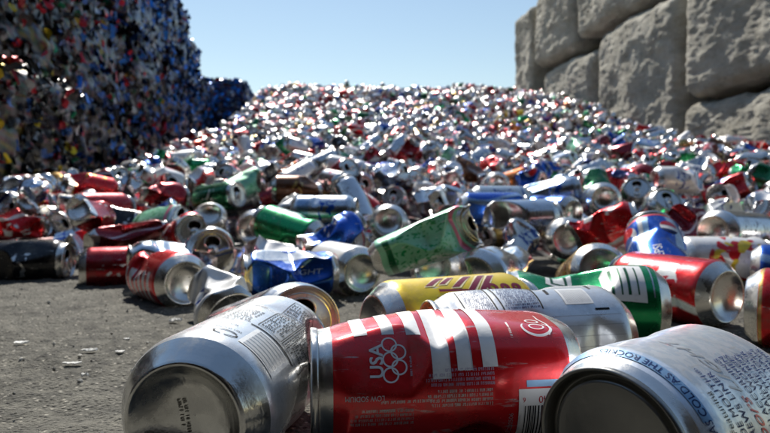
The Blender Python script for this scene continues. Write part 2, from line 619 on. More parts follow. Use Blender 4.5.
def lid_panel(opened=True):
    """flat disc with the mouth cut out of it, plus the raised bead round the mouth"""
    zp = .1190
    out = [(.0216 * math.cos(2 * math.pi * i / 64), .0216 * math.sin(2 * math.pi * i / 64)) for i in range(64)]
    n, mc, ma, mb = 36, .0098, .0098, .0078
    hole = [(mc + mb * math.cos(2 * math.pi * i / n), ma * math.sin(2 * math.pi * i / n)) for i in range(n)]
    pts = [Vector(a) for a in out + hole]
    e = [(i, (i + 1) % 64) for i in range(64)] + [(64 + i, 64 + (i + 1) % n) for i in range(n)]
    for r, k in ((.018, 40), (.014, 32), (.009, 20), (.004, 10)):
        for i in range(k):
            a = 2 * math.pi * i / k + r * 100
            x, y = r * math.cos(a), r * math.sin(a)
            if ((x - mc) / mb) ** 2 + (y / ma) ** 2 > 1.15:
                pts.append(Vector((x, y)))
    v, _, f, *_r = delaunay_2d_cdt(pts, e, [], 1, 1e-7)
    V = np.array([(a.x, a.y, zp - (.0004 if abs(a.length - .018) < .0006 else 0)) for a in v])
    F = []
    for t in f:
        c = V[list(t)].mean(0)
        if opened and ((c[0] - mc) / mb) ** 2 + (c[1] / ma) ** 2 < 1:
            continue
        F.append(tuple(t))
    # bead
    k = len(V)
    rings, m = [], 6
    for i in range(n):
        a = 2 * math.pi * i / n
        c = np.array([mc + 1.10 * mb * math.cos(a), 1.08 * ma * math.sin(a), zp])
        d = np.array([math.cos(a), math.sin(a), 0])
        rings.append([c + .0007 * (math.cos(2 * math.pi * j / m) * d + math.sin(2 * math.pi * j / m) * np.array([0, 0, 1])) for j in range(m)])
    V = np.concatenate([V, np.array(rings).reshape(-1, 3)])
    for i in range(n):
        for j in range(m):
            F.append((k + i * m + j, k + ((i + 1) % n) * m + j, k + ((i + 1) % n) * m + (j + 1) % m, k + i * m + (j + 1) % m))
    return V, F


def tab_mesh(lift=.12):
    n = 40
    V = []
    for z in (0, .0012):
        for i in range(n):
            a = 2 * math.pi * i / n
            c, s = math.cos(a), math.sin(a)
            x = .0125 * abs(c) ** .8 * (1 if c > 0 else -1) - .0065
            y = .0078 * abs(s) ** .75 * (1 if s > 0 else -1)
            V.append((x, y, z))
        for i in range(n):
            a = 2 * math.pi * i / n
            V.append((.0046 * math.cos(a) - .0120, .0046 * math.sin(a), z))
    F = []
    for i in range(n):
        j = (i + 1) % n
        F += [(2 * n + i, 2 * n + j, 3 * n + j, 3 * n + i), (i, n + i, n + j, j), (i, j, 2 * n + j, 2 * n + i), (n + i, 3 * n + i, 3 * n + j, n + j)]
    V = np.array(V)
    k = len(V)
    for r, z in ((.0034, .0012), (.0030, .0019), (.0014, .0022), (.0001, .0022)):
        V = np.concatenate([V, [(r * math.cos(2 * math.pi * i / 16), r * math.sin(2 * math.pi * i / 16), z) for i in range(16)]])
    for a in range(3):
        for i in range(16):
            j = (i + 1) % 16
            F.append((k + a * 16 + i, k + a * 16 + j, k + (a + 1) * 16 + j, k + (a + 1) * 16 + i))
    z = V[:, 2] + np.maximum(0, -V[:, 0] - .001) * lift
    return np.stack([V[:, 0], V[:, 1], z + .1195], 1), F


LID_PANEL = lid_panel(True)
TAB = tab_mesh()


def can_meshes(ops, nu=56, nv=34, prt=None, tab=True, turn=0.0, step=2.4):
    """-> dict of part meshes; the body's first material is a stand-in that each can replaces with its own print"""
    out = {}
    V, F, uv, row = revolve(body_profile(nv), nu)
    pr = body_profile(nv)
    nr = len(pr)
    mi = np.where(row >= nr - 4, 1, 0)
    V = deform(V, ops)
    mats = [DESIGN['silver'], METAL]
    if prt is not None:
        th, z, up, f2, m2 = prt.wrap(step)

        def on(th, z):
            r = radius_at(z)
            return deform(np.stack([r * np.cos(th), r * np.sin(th), z], 1), ops)
        q = on(th, z)
        nrm = np.cross(on(th + .02, z) - on(th - .02, z), on(th, z + .0006) - on(th, z - .0006))
        q = q + nrm / np.maximum(np.linalg.norm(nrm, axis=1, keepdims=True), 1e-12) * up[:, None]
        k = len(V)
        V = np.concatenate([V, q])
        uvl = np.concatenate([uv.reshape(-1, 2), np.full((sum(len(f) for f in f2), 2), .5)])
        F = [tuple(f) for f in F] + [tuple(i + k for i in f) for f in f2]
        mi = list(mi) + [a + 2 for a in m2]
        out['body'] = new_mesh("body", V, F, mats + prt.mats, mi, uvl)
    else:
        out['body'] = new_mesh("body", V, F, mats, mi, uv.reshape(-1, 2))
    V, F, uv, _ = revolve(BASE_PROF, nu)
    out['base'] = new_mesh("base", deform(V, ops), F, [METAL])
    V, F, uv, _ = revolve(RIM_PROF, nu)
    pv, pf = LID_PANEL
    tc_, ts_ = math.cos(turn), math.sin(turn)
    TR = np.array([[tc_, ts_, 0], [-ts_, tc_, 0], [0, 0, 1]])
    pv = pv @ TR
    k = len(V)
    out['lid'] = new_mesh("lid", deform(np.concatenate([V, pv]), ops), [tuple(f) for f in F] + [tuple(i + k for i in f) for f in pf], [METAL])
    if tab:
        tv, tf = TAB
        tv = tv @ TR
        out['tab'] = new_mesh("tab", deform(tv, ops), tf, [METAL])
    return out


def pose(center, axis, face, length_mid=H / 2):
    z = Vector(axis).normalized()
    f = Vector(face)
    x = (f - z * f.dot(z))
    if x.length < 1e-4:
        x = z.orthogonal()
    x.normalize()
    y = z.cross(x)
    m = Matrix((x, y, z)).transposed().to_4x4()
    m.translation = Vector(center) - z * length_mid
    return m


def make_can(meshes, mw, design, label, group="empty drink cans in the heap"):
    root = bpy.data.objects.new("drink_can", None)
    root.empty_display_size = .02
    COL.objects.link(root)
    root.matrix_world = mw
    root['label'] = label
    root['category'] = "can"
    root['group'] = group
    b = bpy.data.objects.new("body", meshes['body'])
    COL.objects.link(b)
    b.parent = root
    b.material_slots[0].link = 'OBJECT'
    b.material_slots[0].material = DESIGN[design]
    for k in ('base', 'lid'):
        o = bpy.data.objects.new(k, meshes[k])
        COL.objects.link(o)
        o.parent = root
        if k == 'lid' and 'tab' in meshes:
            t = bpy.data.objects.new("tab", meshes['tab'])
            COL.objects.link(t)
            t.parent = o
    return root
# ------------------------------------------------------------------ ground
def ground_material():
    m = NT("worn_asphalt")
    tc = m.node("ShaderNodeTexCoord").outputs["Object"]
    big = m.noise(tc, 3.5, 5, .6)
    mid = m.noise(tc, 45, 5, .65)
    fine = m.noise(tc, 520, 3, .7)
    vor = m.node("ShaderNodeTexVoronoi", Vector=tc, Scale=330.0)
    stone = m.step(vor.outputs["Distance"], .55, .15)
    c = m.mix(m.step(mid, .35, .68), (.058, .056, .048, 1), (.148, .141, .117, 1))
    c = m.mix(m.math('MULTIPLY', m.step(big, .45, .7), .5), c, (.18, .175, .15, 1))
    oil = m.step(m.noise(tc, 5.0, 3, .5, .4), .60, .72)
    c = m.mix(m.math('MULTIPLY', oil, .55), c, (.035, .034, .031, 1))
    sp = m.node("ShaderNodeSeparateColor")
    m.put(sp.inputs[0], vor.outputs["Color"])
    pale = m.math('MULTIPLY', m.math('GREATER_THAN', sp.outputs[0], .84), stone)
    c = m.mix(pale, c, (.34, .32, .27, 1))
    dark = m.math('MULTIPLY', m.math('GREATER_THAN', sp.outputs[1], .72), stone)
    c = m.mix(dark, c, (.028, .027, .025, 1))
    h = m.math('ADD', m.math('MULTIPLY', stone, .5), fine)
    return m.set(Base_Color=c, Roughness=.9, Specular_IOR_Level=.3, Normal=m.bump(h, 1.0, .0022))


def spread(lo, hi, step, far_lo, far_hi, grow=1.16):
    c = list(np.arange(lo, hi + step / 2, step))
    s = step
    while c[-1] < far_hi:
        s *= grow
        c.append(c[-1] + s)
    s = step
    while c[0] > far_lo:
        s *= grow
        c.insert(0, c[0] - s)
    return np.array(c)


gx, gy = spread(-.62, .46, .0030, -150, 150), spread(.12, .98, .0030, -20, 220)
X, Y = np.meshgrid(gx, gy)
pts = np.stack([X.ravel(), Y.ravel()], 1)
fade = np.clip(1.6 - np.maximum(np.maximum(-.62 - pts[:, 0], pts[:, 0] - .46), np.maximum(.12 - pts[:, 1], pts[:, 1] - .98)) * 6, 0, 1) * .999 + .001
fade = np.clip(fade, 0, 1)
z = .0018 * vnoise(pts, .09, 3) + .0011 * vnoise(pts, .028, 4) + fade * (.0010 * vnoise(pts, .013, 5) + .0013 * np.abs(vnoise(pts, .0068, 6)) + .0006 * vnoise(pts, .0047, 7))
z = z - .0012
z = np.where(fade > .01, z, -.002)
nx = len(gx)
i, j = np.meshgrid(np.arange(len(gy) - 1), np.arange(nx - 1), indexing='ij')
i, j = i.ravel(), j.ravel()
F = np.stack([i * nx + j, i * nx + j + 1, (i + 1) * nx + j + 1, (i + 1) * nx + j], 1)
ground = link("ground", new_mesh("ground", np.stack([pts[:, 0], pts[:, 1], z], 1), F, [ground_material()]))
ground['kind'] = "structure"
ground['label'] = "worn grey asphalt ground scattered with grit"

# ------------------------------------------------------------------ shape of the yard: two walls that run away from the camera, the heap between
YK = 1.12   # size of the yard against the first reckoning


def wall_x(side, D):
    return YK * (-2.27 if side < 0 else 2.07) - .135 * (D - 8 * YK)


HEAP_D = [0, .75, 1.0, 1.75, 2.5, 3.3, 4.2, 5.5, 7.2, 9.0, 9.9, 11.3, 15, 20]
HEAP_Z = [-.06, -.02, .05, .145, .235, .365, .51, .79, 1.20, 1.73, 1.83, 1.76, 1.2, .6]

def heap_z(x, D):
    x, D = np.asarray(x, float), np.asarray(D, float)
    h = np.interp(D, HEAP_D, HEAP_Z)
    wl = wall_x(-1, D)
    t = np.clip((wl + .85 - x) / .85, 0, 1)
    t = t * t * (3 - 2 * t)
    h = h * (1 - .48 * t) - .02 * t
    t = np.clip((x - wall_x(1, D) + .9) / .9, 0, 1) * np.clip((7 - D) / 2, 0, 1)
    h = h * (1 - .62 * t * t * (3 - 2 * t))
    # bare asphalt on the near left
    u = np.clip((-.25 - x) / .5, 0, 1)
    h = h - .05 * u * np.clip(1.6 - D, 0, 1)
    xy = np.stack([np.ravel(x), np.ravel(D)], 1)
    h = h + (.05 * vnoise(xy, .7, 11) + .065 * vnoise(xy, .27, 12)).reshape(np.shape(h)) * np.clip((D - 1.2) / 2, 0, 1)
    return h


def mound_material():
    m = NT("crushed_scrap")
    tc = m.node("ShaderNodeTexCoord").outputs["Object"]
    v = m.node("ShaderNodeTexVoronoi", Vector=tc, Scale=16.0)
    s = m.node("ShaderNodeSeparateColor")
    m.put(s.inputs[0], v.outputs["Color"])
    c = m.mix(m.math('GREATER_THAN', s.outputs[0], .6), (.035, .035, .036, 1), (.07, .01, .012, 1))
    c = m.mix(m.math('GREATER_THAN', s.outputs[1], .7), c, (.08, .08, .08, 1))
    return m.set(Base_Color=c, Metallic=.6, Roughness=.5, Normal=m.bump(v.outputs["Distance"], .8, .03))


mx, my = np.linspace(-4.4, 4.4, 90), np.linspace(.9, 20, 190)
X, Y = np.meshgrid(mx, my)
Z = heap_z(X, Y) - .085
F = np.array([(i * 90 + j, i * 90 + j + 1, (i + 1) * 90 + j + 1, (i + 1) * 90 + j) for i in range(189) for j in range(89)])
mound = link("mound", new_mesh("mound", np.stack([X.ravel(), Y.ravel(), Z.ravel()], 1), F, [mound_material()]))
mound['kind'] = "structure"
mound['label'] = "packed scrap beneath the loose drink cans"

# ------------------------------------------------------------------ grey blocks (right) and bales (left)
def rounded_box(hx, hy, hz, r, n, power=1.0):
    bm = bmesh.new()
    bmesh.ops.create_cube(bm, size=2.0)
    bmesh.ops.subdivide_edges(bm, edges=bm.edges[:], cuts=n, use_grid_fill=True)
    V = np.array([v.co[:] for v in bm.verts])
    F = np.array([[v.index for v in f.verts] for f in bm.faces])
    bm.free()
    h = np.array([hx, hy, hz])
    p = V * h
    q = np.clip(p, -(h - r), h - r)
    d = p - q
    L = np.linalg.norm(d, axis=1, keepdims=True)
    N = d / np.maximum(L, 1e-9)
    return q + N * r, F, N


def stone_material():
    m = NT("grey_rough_block")
    tc = m.node("ShaderNodeTexCoord").outputs["Object"]
    a = m.noise(tc, 3.2, 6, .65)
    b = m.noise(m.mapping(tc, (6, 5, 17)), 1.0, 7, .75)
    c0 = m.noise(tc, 40, 4, .7)
    c = m.mix(m.step(a, .38, .62), (.365, .343, .282, 1), (.57, .54, .455, 1))
    c = m.mix(m.math('MULTIPLY', m.step(b, .5, .7), .55), c, (.70, .68, .61, 1))
    c = m.mix(m.math('MULTIPLY', m.step(c0, .56, .72), .5), c, (.14, .13, .11, 1))
    n = m.bump(b, .9, .05)
    n = m.bump(c0, .9, .018, n)
    return m.set(Base_Color=c, Roughness=.92, Specular_IOR_Level=.2, Normal=n)


STONE = stone_material()
WALL_DIR = Vector((-.135, 1, 0)).normalized()

def wall_frame(side, D0, D1, z0, z1, depth, back=0.0):
    """box behind the wall line, face flush with it; -> centre, half sizes, matrix"""
    D0, D1, back = D0 * YK, D1 * YK, back * YK
    z0, z1 = [CAM_Z + (q - CAM_Z) * YK for q in (z0, z1)]
    a, b = Vector((wall_x(side, D0), D0, 0)), Vector((wall_x(side, D1), D1, 0))
    out = Vector((WALL_DIR.y, -WALL_DIR.x, 0)) * side
    c = (a + b) / 2 + out * (depth / 2 + back)
    c.z = (z0 + z1) / 2
    m = Matrix((out, WALL_DIR, Vector((0, 0, 1)))).transposed()
    if m.determinant() < 0:
        m = Matrix((-out, WALL_DIR, Vector((0, 0, 1)))).transposed()
    m = m.to_4x4()
    m.translation = c
    return m, (depth / 2, (b - a).length / 2, (z1 - z0) / 2)


BLOCKS = [
    (3.0, 5.03, -.05, .885, .0, .15, "low grey rough block at the foot of the wall on the near right"),
    (2.6, 5.00, .93, 2.25, -.03, .15, "large grey rough block resting on the low block, highest on the near right"),
    (5.13, 6.58, -.05, 1.90, .02, .17, "tall grey rough block standing in the middle of the block wall"),
    (6.68, 8.12, -.05, 1.80, .05, .17, "grey rough block low down beside the tall middle block, further back"),
    (5.62, 7.08, 1.95, 3.00, .02, .16, "grey rough block lying across the tall middle block and its neighbour"),
    (7.14, 8.30, 1.86, 3.1, .0, .17, "grey rough block upright on top of the far low block"),
    (4.98, 5.54, 1.98, 2.8, .35, .12, "set-back grey block seen in the gap above the tall middle block"),
    (8.45, 9.15, -.05, 2.80, .02, .12, "narrow dark grey block at the far end of the block wall"),
]
for k, (D0, D1, z0, z1, back, r, lab) in enumerate(BLOCKS):
    m, h = wall_frame(1, D0, D1, z0, z1, 1.3, back)
    r = r * .85
    V, F, N = rounded_box(h[0], h[1], h[2], r, 110)
    sd_ = 40 + k
    off = np.array([k * 7.3, 0, 0])
    n1 = fbm((V + off) * np.array([1, 1, 1.4]), .55, sd_, 3)
    n2 = fbm((V + off) * np.array([1, .9, 1.5]), .10, sd_ + 9, 3, .55)
    n3 = fbm((V + off) * np.array([1, .8, 1.8]), .045, sd_ + 19, 2, .6)
    bul = .022 * (1 - (V[:, 1] / h[1]) ** 2) * (1 - (V[:, 2] / h[2]) ** 2)
    V = V + N * (  .036 * n1 + .008 * n2 + .0065 * n3 + bul - .012)[:, None]
    o = link("stone_block", new_mesh("stone_block", V, F, [STONE]), None, m)
    o['label'], o['category'], o['group'] = lab, "block", "grey rough blocks stacked into a wall"


def bale_material():
    m = NT("baled_cans")
    a = m.node("ShaderNodeVertexColor")
    a.layer_name = "Col"   # each pressed can keeps its own ink
    tc = m.node("ShaderNodeTexCoord").outputs["Object"]
    n = m.noise(tc, 45, 4, .6)
    c = m.mix(m.math('MULTIPLY', m.step(n, .5, .75), .5), a.outputs[0], (.05, .045, .04, 1))
    return m.set(Base_Color=c, Metallic=.72, Roughness=m.math('ADD', .20, m.math('MULTIPLY', n, .25)), Normal=m.bump(n, .5, .006))


BALE = bale_material()
PAL = {  # colours of the pressed cans, and how common
    'mixed': [((.38, .40, .45), 1.8), ((.02, .13, .46), 5), ((.44, .012, .03), 2.6), ((.012, .05, .20), 5), ((.012, .012, .015), 6), ((.40, .25, .02), .5), ((.01, .15, .07), .7), ((.07, .065, .06), 4)],
    'blue': [((.015, .17, .60), 6), ((.01, .08, .30), 5), ((.38, .45, .55), 1.8), ((.012, .014, .02), 5), ((.22, .015, .03), .8)],
    'red': [((.34, .012, .025), 2.0), ((.30, .30, .30), 1.5), ((.012, .012, .014), 12), ((.02, .07, .24), 2), ((.50, .36, .02), .8), ((.01, .18, .08), .5), ((.07, .06, .055), 4)],
}


def make_bale(D0, D1, z0, z1, back, pal, label, seed, depth=1.3, fine=1.0):
    r = np.random.default_rng(seed)
    m, h = wall_frame(-1, D0, D1, z0, z1, depth, back)
    V, F, N = rounded_box(h[0], h[1], h[2], .07, 40)
    V = V + N * (.022 * fbm(V, .2, seed, 2) + .012 * vnoise(V, .05, seed + 5))[:, None]
    cols, w = [c for c, _ in PAL[pal]], np.array([q for _, q in PAL[pal]])
    w = w / w.sum()
    cid = (vnoise(V, .045, seed + 1) * 4e4).astype(int) % len(cols)
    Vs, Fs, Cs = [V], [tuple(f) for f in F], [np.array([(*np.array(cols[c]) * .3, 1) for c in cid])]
    # pressed cans that make up its faces: bent plates of a can's size, standing out of the faces
    k = len(V)
    faces = [(0, 1), (0, -1), (1, -1), (1, 1), (2, 1)]
    area = [h[1] * h[2], h[1] * h[2] * .25, h[0] * h[2], h[0] * h[2] * .3, h[0] * h[1]]
    n_all = int(sum(area) * 4 * 220 / fine ** 1.7)
    pick = r.choice(len(faces), n_all, p=np.array(area) / sum(area))
    inward = 0
    for q in pick:
        ax, sg = faces[q]
        p = (r.random(3) * 2 - 1) * np.array(h)
        p[ax] = sg * h[ax] * 1.0
        nrm = np.zeros(3)
        nrm[ax] = sg
        nrm = nrm + r.normal(0, .42, 3)
        nrm /= np.linalg.norm(nrm)
        t = np.cross(nrm, r.normal(0, 1, 3))
        t /= np.linalg.norm(t)
        b = np.cross(nrm, t)
        L, Wd = r.uniform(.024, .056) * fine, r.uniform(.016, .036) * fine
        g = []
        bend, tw = r.uniform(-.5, .8), r.normal(0, .25, (4, 4))
        for a_ in range(4):
            for b_ in range(4):
                u, v_ = a_ / 1.5 - 1, b_ / 1.5 - 1
                s = 1 - .18 * u * u * v_ * v_
                g.append(p + t * (u * L * s) + b * (v_ * Wd * s) + nrm * (.008 - bend * Wd * v_ * v_ + .014 * tw[a_, b_]))
        Vs.append(np.array(g))
        c = np.array(cols[r.choice(len(cols), p=w)]) * r.uniform(.6, 1.25)
        Cs.append(np.tile(np.array([*c, 1]), (16, 1)))
        for a_ in range(3):
            for b_ in range(3):
                i0 = k + a_ * 4 + b_
                Fs.append((i0, i0 + 4, i0 + 5, i0 + 1))
        k += 16
    V, C = np.concatenate(Vs), np.concatenate(Cs)
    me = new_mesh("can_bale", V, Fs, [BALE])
    at = me.color_attributes.new("Col", 'FLOAT_COLOR', 'POINT')
    at.data.foreach_set("color", C.astype(np.float32).ravel())
    o = link("can_bale", me, None, m)
    o['label'], o['category'], o['group'] = label, "bale", "bales of pressed cans stacked into a wall"
    return o


bales = [
    (-1.2, .45, -.02, .55, -.30, 'red', "low bale of pressed cans nearest the shed"),
    (.50, 2.36, -.02, .54, -.30, 'red', "low bale of pressed cans at the near end of the bale wall, glinting on top"),
    (2.40, 3.12, -.02, .66, .0, 'red', "bottom bale with red and yellow cans just beyond the low near bale"),
    (2.05, 3.12, .67, 1.33, .0, 'red', "second-course bale with red and yellow cans over the low near bale"),
    (2.05, 3.12, 1.34, 2.02, .02, 'mixed', "top bale over the low near bale, at the photo's upper left corner"),
    (3.15, 4.22, -.02, .66, .0, 'mixed', "bottom bale of the tall wall, next after the red and yellow one"),
    (3.15, 4.22, .67, 1.33, .03, 'mixed', "second-course bale of the tall wall, next after the red and yellow one"),
    (3.15, 4.22, 1.34, 2.02, .0, 'mixed', "top bale above the loose cans' left shoulder in the tall dark wall"),
    (4.25, 5.30, -.02, .66, .0, 'mixed', "bottom bale in the middle of the dark bale wall, half behind loose cans"),
    (4.25, 5.30, .67, 1.33, .0, 'mixed', "middle-course bale halfway along the tall dark bale wall"),
    (4.25, 5.30, 1.34, 2.05, .02, 'blue', "top bale halfway along the tall dark bale wall"),
    (5.33, 6.36, .0, .66, .0, 'blue', "bottom bale two thirds along the dark bale wall"),
    (5.33, 6.36, .67, 1.33, .03, 'blue', "middle-course bluish bale two thirds along the bale wall"),
    (5.33, 6.30, 1.34, 2.00, .0, 'blue', "top bluish bale at the highest corner of the bale wall"),
    (6.39, 7.12, .0, .66, .0, 'blue', "bottom bale near the far end of the tall bale wall"),
    (6.39, 7.12, .67, 1.30, .0, 'blue', "middle bale near the far end of the tall bale wall"),
    (6.39, 7.05, 1.31, 1.80, .02, 'blue', "shorter top bale stepping down at the far end of the bale wall"),
    (7.15, 8.05, .0, .70, .0, 'blue', "bottom bale at the far end of the bale wall"),
    (7.15, 8.05, .71, 1.56, .0, 'blue', "upper bale at the far end of the bale wall, next to the sky"),
    (8.3, 9.9, .2, 1.15, -.38, 'blue', "lower blue bale of the stack beyond the bale wall"),
    (8.3, 9.9, 1.16, 1.74, -.38, 'blue', "upper blue bale of the stack beyond the bale wall, under the sky"),
]
for k, b in enumerate(bales):
    make_bale(*b, seed=100 + k, fine=.6 if k < 2 else .8 if k < 5 else 1.0)

# ------------------------------------------------------------------ unseen roofed enclosure added behind the camera, blocking sky and darkening reflections
BLOCKER_MAT = NT("blocker_sheeting")
BLOCKER_MAT = BLOCKER_MAT.set(Base_Color=(.07, .065, .06, 1), Roughness=.85)

def slab(name, lo, hi, parent):
    bm = bmesh.new()
    bmesh.ops.create_cube(bm, size=1.0)
    for v in bm.verts:
        v.co = Vector([lo[i] + (v.co[i] + .5) * (hi[i] - lo[i]) for i in range(3)])
    me = bpy.data.meshes.new(name)
    bm.to_mesh(me)
    bm.free()
    me.materials.append(BLOCKER_MAT)
    return link(name, me, parent)


blocker = bpy.data.objects.new("added_light_blocker", None)
COL.objects.link(blocker)
blocker.location = (0, -6, 0)
blocker['label'], blocker['category'] = "unseen dark enclosure added behind the camera to block skylight", "blocker"
for nm, lo, hi in (("roof", (-7, -6, 4.2), (7, 3.6, 4.32)), ("wall", (-7, -6, 0), (7, -5.9, 4.2)), ("wall", (-7, -5.89, 0), (-6.9, 3.5, 4.2)), ("wall", (6.9, -5.89, 0), (7, 3.5, 4.2)), ("post", (-2.4, 3.3, 0), (-2.2, 3.5, 4.2)), ("post", (2.6, 3.3, 0), (2.8, 3.5, 4.2))):
    slab(nm, lo, hi, blocker)

DARK_SHEET = NT("added_black_sheet")  # unseen black ground sheet, added so the metal reflects something dark
tcx = DARK_SHEET.node("ShaderNodeTexCoord").outputs["Object"]
DARK_SHEET = DARK_SHEET.set(Base_Color=(.02, .02, .022, 1), Roughness=.7, Normal=DARK_SHEET.bump(DARK_SHEET.noise(tcx, 6, 4), .8, .05))
tx, ty = np.meshgrid(np.linspace(-1.3, 1.3, 50), np.linspace(-2.3, -.06, 44))
tz = .010 + .006 * fbm(np.stack([tx.ravel(), ty.ravel()], 1), .35, 77, 3)
q_ = np.arange(44 * 50).reshape(44, 50)
dark_sheet = link("added_dark_sheet", new_mesh("added_dark_sheet", np.stack([tx.ravel(), ty.ravel(), tz], 1), np.stack([q_[:-1, :-1].ravel(), q_[:-1, 1:].ravel(), q_[1:, 1:].ravel(), q_[1:, :-1].ravel()], 1), [DARK_SHEET]))
dark_sheet['label'], dark_sheet['category'] = "black sheet added behind the camera to darken metal reflections", "added_dark_sheet"

# ------------------------------------------------------------------ the nearest cans, each with its own dents and print
def vec(deg, pitch=0.0):
    return Vector((math.cos(R_(deg)) * math.cos(R_(pitch)), math.sin(R_(deg)) * math.cos(R_(pitch)), math.sin(R_(pitch))))


LID_DARK = bare_metal("lid_metal_dark_reflection", (0.26, 0.26, 0.25), 0.34)  # lid colour lowered to stand in for a dark reflection

def remetal(o, part, m):
    for c in o.children:
        if c.name.split('.')[0] == part:
            c.data.materials[0] = m


HEROES = []   # (matrix, length factor, radius factor, short phrase)

def hero(meshes, mw, design, label, short, rad=.031, lf=1.0):
    o = make_can(meshes, mw, design, label)
    o['category'] = "can"
    HEROES.append((mw, lf, rad, short, o))
    return o


# red can with white stripes and the five rings
pr = Print()
for t0, t1, s0 in ((98.2, 104.0, 31.5), (86.6, 92.0, 31.0), (74.6, 81.2, 30.5), (63.6, 71.4, 9.5), (54.0, 60.6, 12.5), (43.0, 49.6, 13.5)):
    pr.poly([(s0, t0), (84, t0), (84, t1), (s0, t1)], INK_W)
for k_, (dx, dy) in enumerate(((0, 0), (.32, 0), (0, .32), (.32, .32), (.16, .16))):
    pr.text("USA", 11.0 + dx, 92.5 + dy, 5.6, INK_W, wide=1.02, lift=.35 * k_)
for a, b in ((12.6, 89.4), (19.3, 89.4), (26.0, 89.4), (15.9, 85.7), (22.6, 85.7)):
    pr.ring(a, b, 3.1, .72, INK_W, lift=.3 if b < 88 else 0)
pr.fine(12, 81.6, 17, 1.4, 1, INK_PALE, seed=4)
pr.fine(26, 35.6, 17, 1.6, 1, INK_W, seed=5)
# round script mark, part of it showing near the base
C = [(33 + 6.2 * math.cos(a), 21.5 + 6.6 * math.sin(a)) for a in np.linspace(.9, 5.6, 26)]
pr.stroke(C, [0.5 + 1.1 * math.sin(math.pi * i / 25) for i in range(26)], INK_W)
C = [(34 + 2.6 * math.cos(a), 21.1 + 3.3 * math.sin(a)) for a in np.linspace(0, 6.28, 24)]
pr.stroke(C[:-1], .8, INK_W, True, .2)
C = [(41 + 2.4 * math.cos(a), 21 + 2.9 * math.sin(a)) for a in np.linspace(0, 6.28, 24)]
pr.stroke(C[:-1], .9, INK_W, True)
pr.stroke([(27, 17), (31, 15.2), (38, 15), (45, 16.6), (52, 16.2)], [.4, .8, .9, .8, .4], INK_W)
rt = math.pi / 2   # print that reads along the can
def along(s, s_, t, h, m, **k):
    pr.text(s, s_, t, h, m, rot=rt, **k)
def fine_along(s_top, t0, w, h, n, m, seed):
    pr.fine(s_top, t0, w, h, n, m, rot=rt, seed=seed)
# rows that read along the can grow toward the can's right (+round)
along("LOW SODIUM", 4.0, 92, 2.1, INK_W, wide=.85)
fine_along(.2, 72, 36, 1.7, 1, INK_PALE, 11)
fine_along(-3, 88, 16, 1.6, 1, INK_PALE, 20)
fine_along(-2.0, 46, 28, 7.2, 4, INK_PALE, 13)
fine_along(6.0, 45, 30, 7.4, 4, INK_VIOLET, 14)
fine_along(-8.5, 80, 26, 7, 4, INK_GREY, 15)
pr.text("DC220506", -17.5, 36.9, 1.9, INK_PALE, wide=1.0)
pr.fine(-14, 35.2, 11, 1.6, 1, INK_PALE, seed=17)
fine_along(-8.4, 31.5, 5, 1.5, 1, INK_W, 16)
pr.rect(4.9, 7.6, 14.5, 31, INK_SKY)
fine_along(-7.2, 16, 13, 1.7, 1, INK_VIOLET, 19)
pr.rect(-32, 4.2, 11.6, 34.6, INK_W)
pr.text("4", 1.2, 12.6, 2.9, INK_R, rot=rt, lift=1)
pr.text("96340", 1.2, 15.6, 2.9, INK_R, rot=rt, lift=1)
pr.text("6", .8, 31.6, 2.0, INK_R, rot=rt, lift=1)
rr = random.Random(3)
t = 13.5
while t < 32.5:
    w = rr.choice([.25, .3, .45, .65])
    pr.rect(-31, -2.6, t, t + w, INK_K, lift=1)
    t += w + rr.choice([.3, .35, .55, .8])
ops = [lambda p: np.stack([p[:, 0] * .96, p[:, 1] * 1.05, p[:, 2]], 1),
       op_dent(R_(70), .007, .0044, .36, 1.0, .0005, 0, .0012),
       op_dent(R_(12), .016, .0030, .30, 1.15, .0004, -.25, .001),
       op_dent(R_(35), .020, .0016, .25, 1.0, .0004, .2, .001),
       op_dent(R_(-22), -.010, .0030, .30, 1.2, .0005, .2, .001),
       op_dent(R_(86), -.056, .0050, .09, 1.0, .0020),
       op_dent(R_(92), .054, .0085, .22, 1.0, .0022),
       op_dent(R_(-50), -.01, .006, .3, 1.4, .001)]
mw = pose((.0265, .280, .0350), (-.120, -.016, .0), (0, -1, 0))
hero(can_meshes(ops, 260, 190, pr, step=.8), mw, 'hero_red', "dented red can with white stripes, five interlocked rings and the letters USA", "the red USA can")

# silver can, base to the camera
pr = Print()
for a0, a1 in ((.5, 2.4), (2.7, 4.5), (4.8, 6.5)):
    pr.stroke([(12 + 5.2 * math.cos(a), 20 + 2.9 * math.sin(a)) for a in np.linspace(a0, a1, 12)], .8, INK_K)
pr.fine(5, 27.5, 14, 2.0, 1, INK_K, seed=23)
pr.fine(4, 34, 11, 2.0, 1, INK_K, seed=24)
pr.fine(1, 64, 12, 24, 8, INK_K, seed=21)
pr.fine(0, 76, 14, 3.0, 1, INK_K, seed=22)
for a, b, q0, q1 in ((17, 30, 44, 100), (31, 47, 44, 100)):
    for q in (q0, q1):
        pr.rect(a, b, q, q + .4, INK_K)
    for q in (a, b):
        pr.rect(q, q + .35, q0 + .5, q1 - .1, INK_K)
pr.fine(18.2, 98, 11.0, 52, 15, INK_K, seed=26)
pr.fine(32.2, 98, 14.0, 52, 15, INK_K, seed=27)
pr.rect(15, 42, 40.5, 41.6, INK_K)
pr.rect(19, 40, 17, 38.5, INK_W)
for q in range(19):
    pr.rect(21, 38, 18 + q * 1.05, 18.3 + q * 1.05 + .3 * (q % 3 == 0), INK_GREY, lift=1)
pr.fine(-14, 98, 12, 50, 16, INK_K, seed=28)
ops = [op_dent(R_(96), .030, .007, .32, 1.35, .0012, .1), op_dent(R_(118), -.005, .006, .4, 1.4, .0009), op_dent(R_(-60), .03, .003, .4, 1.3), op_dent(R_(30), .02, .0012, .4, 1.4, .0012)]
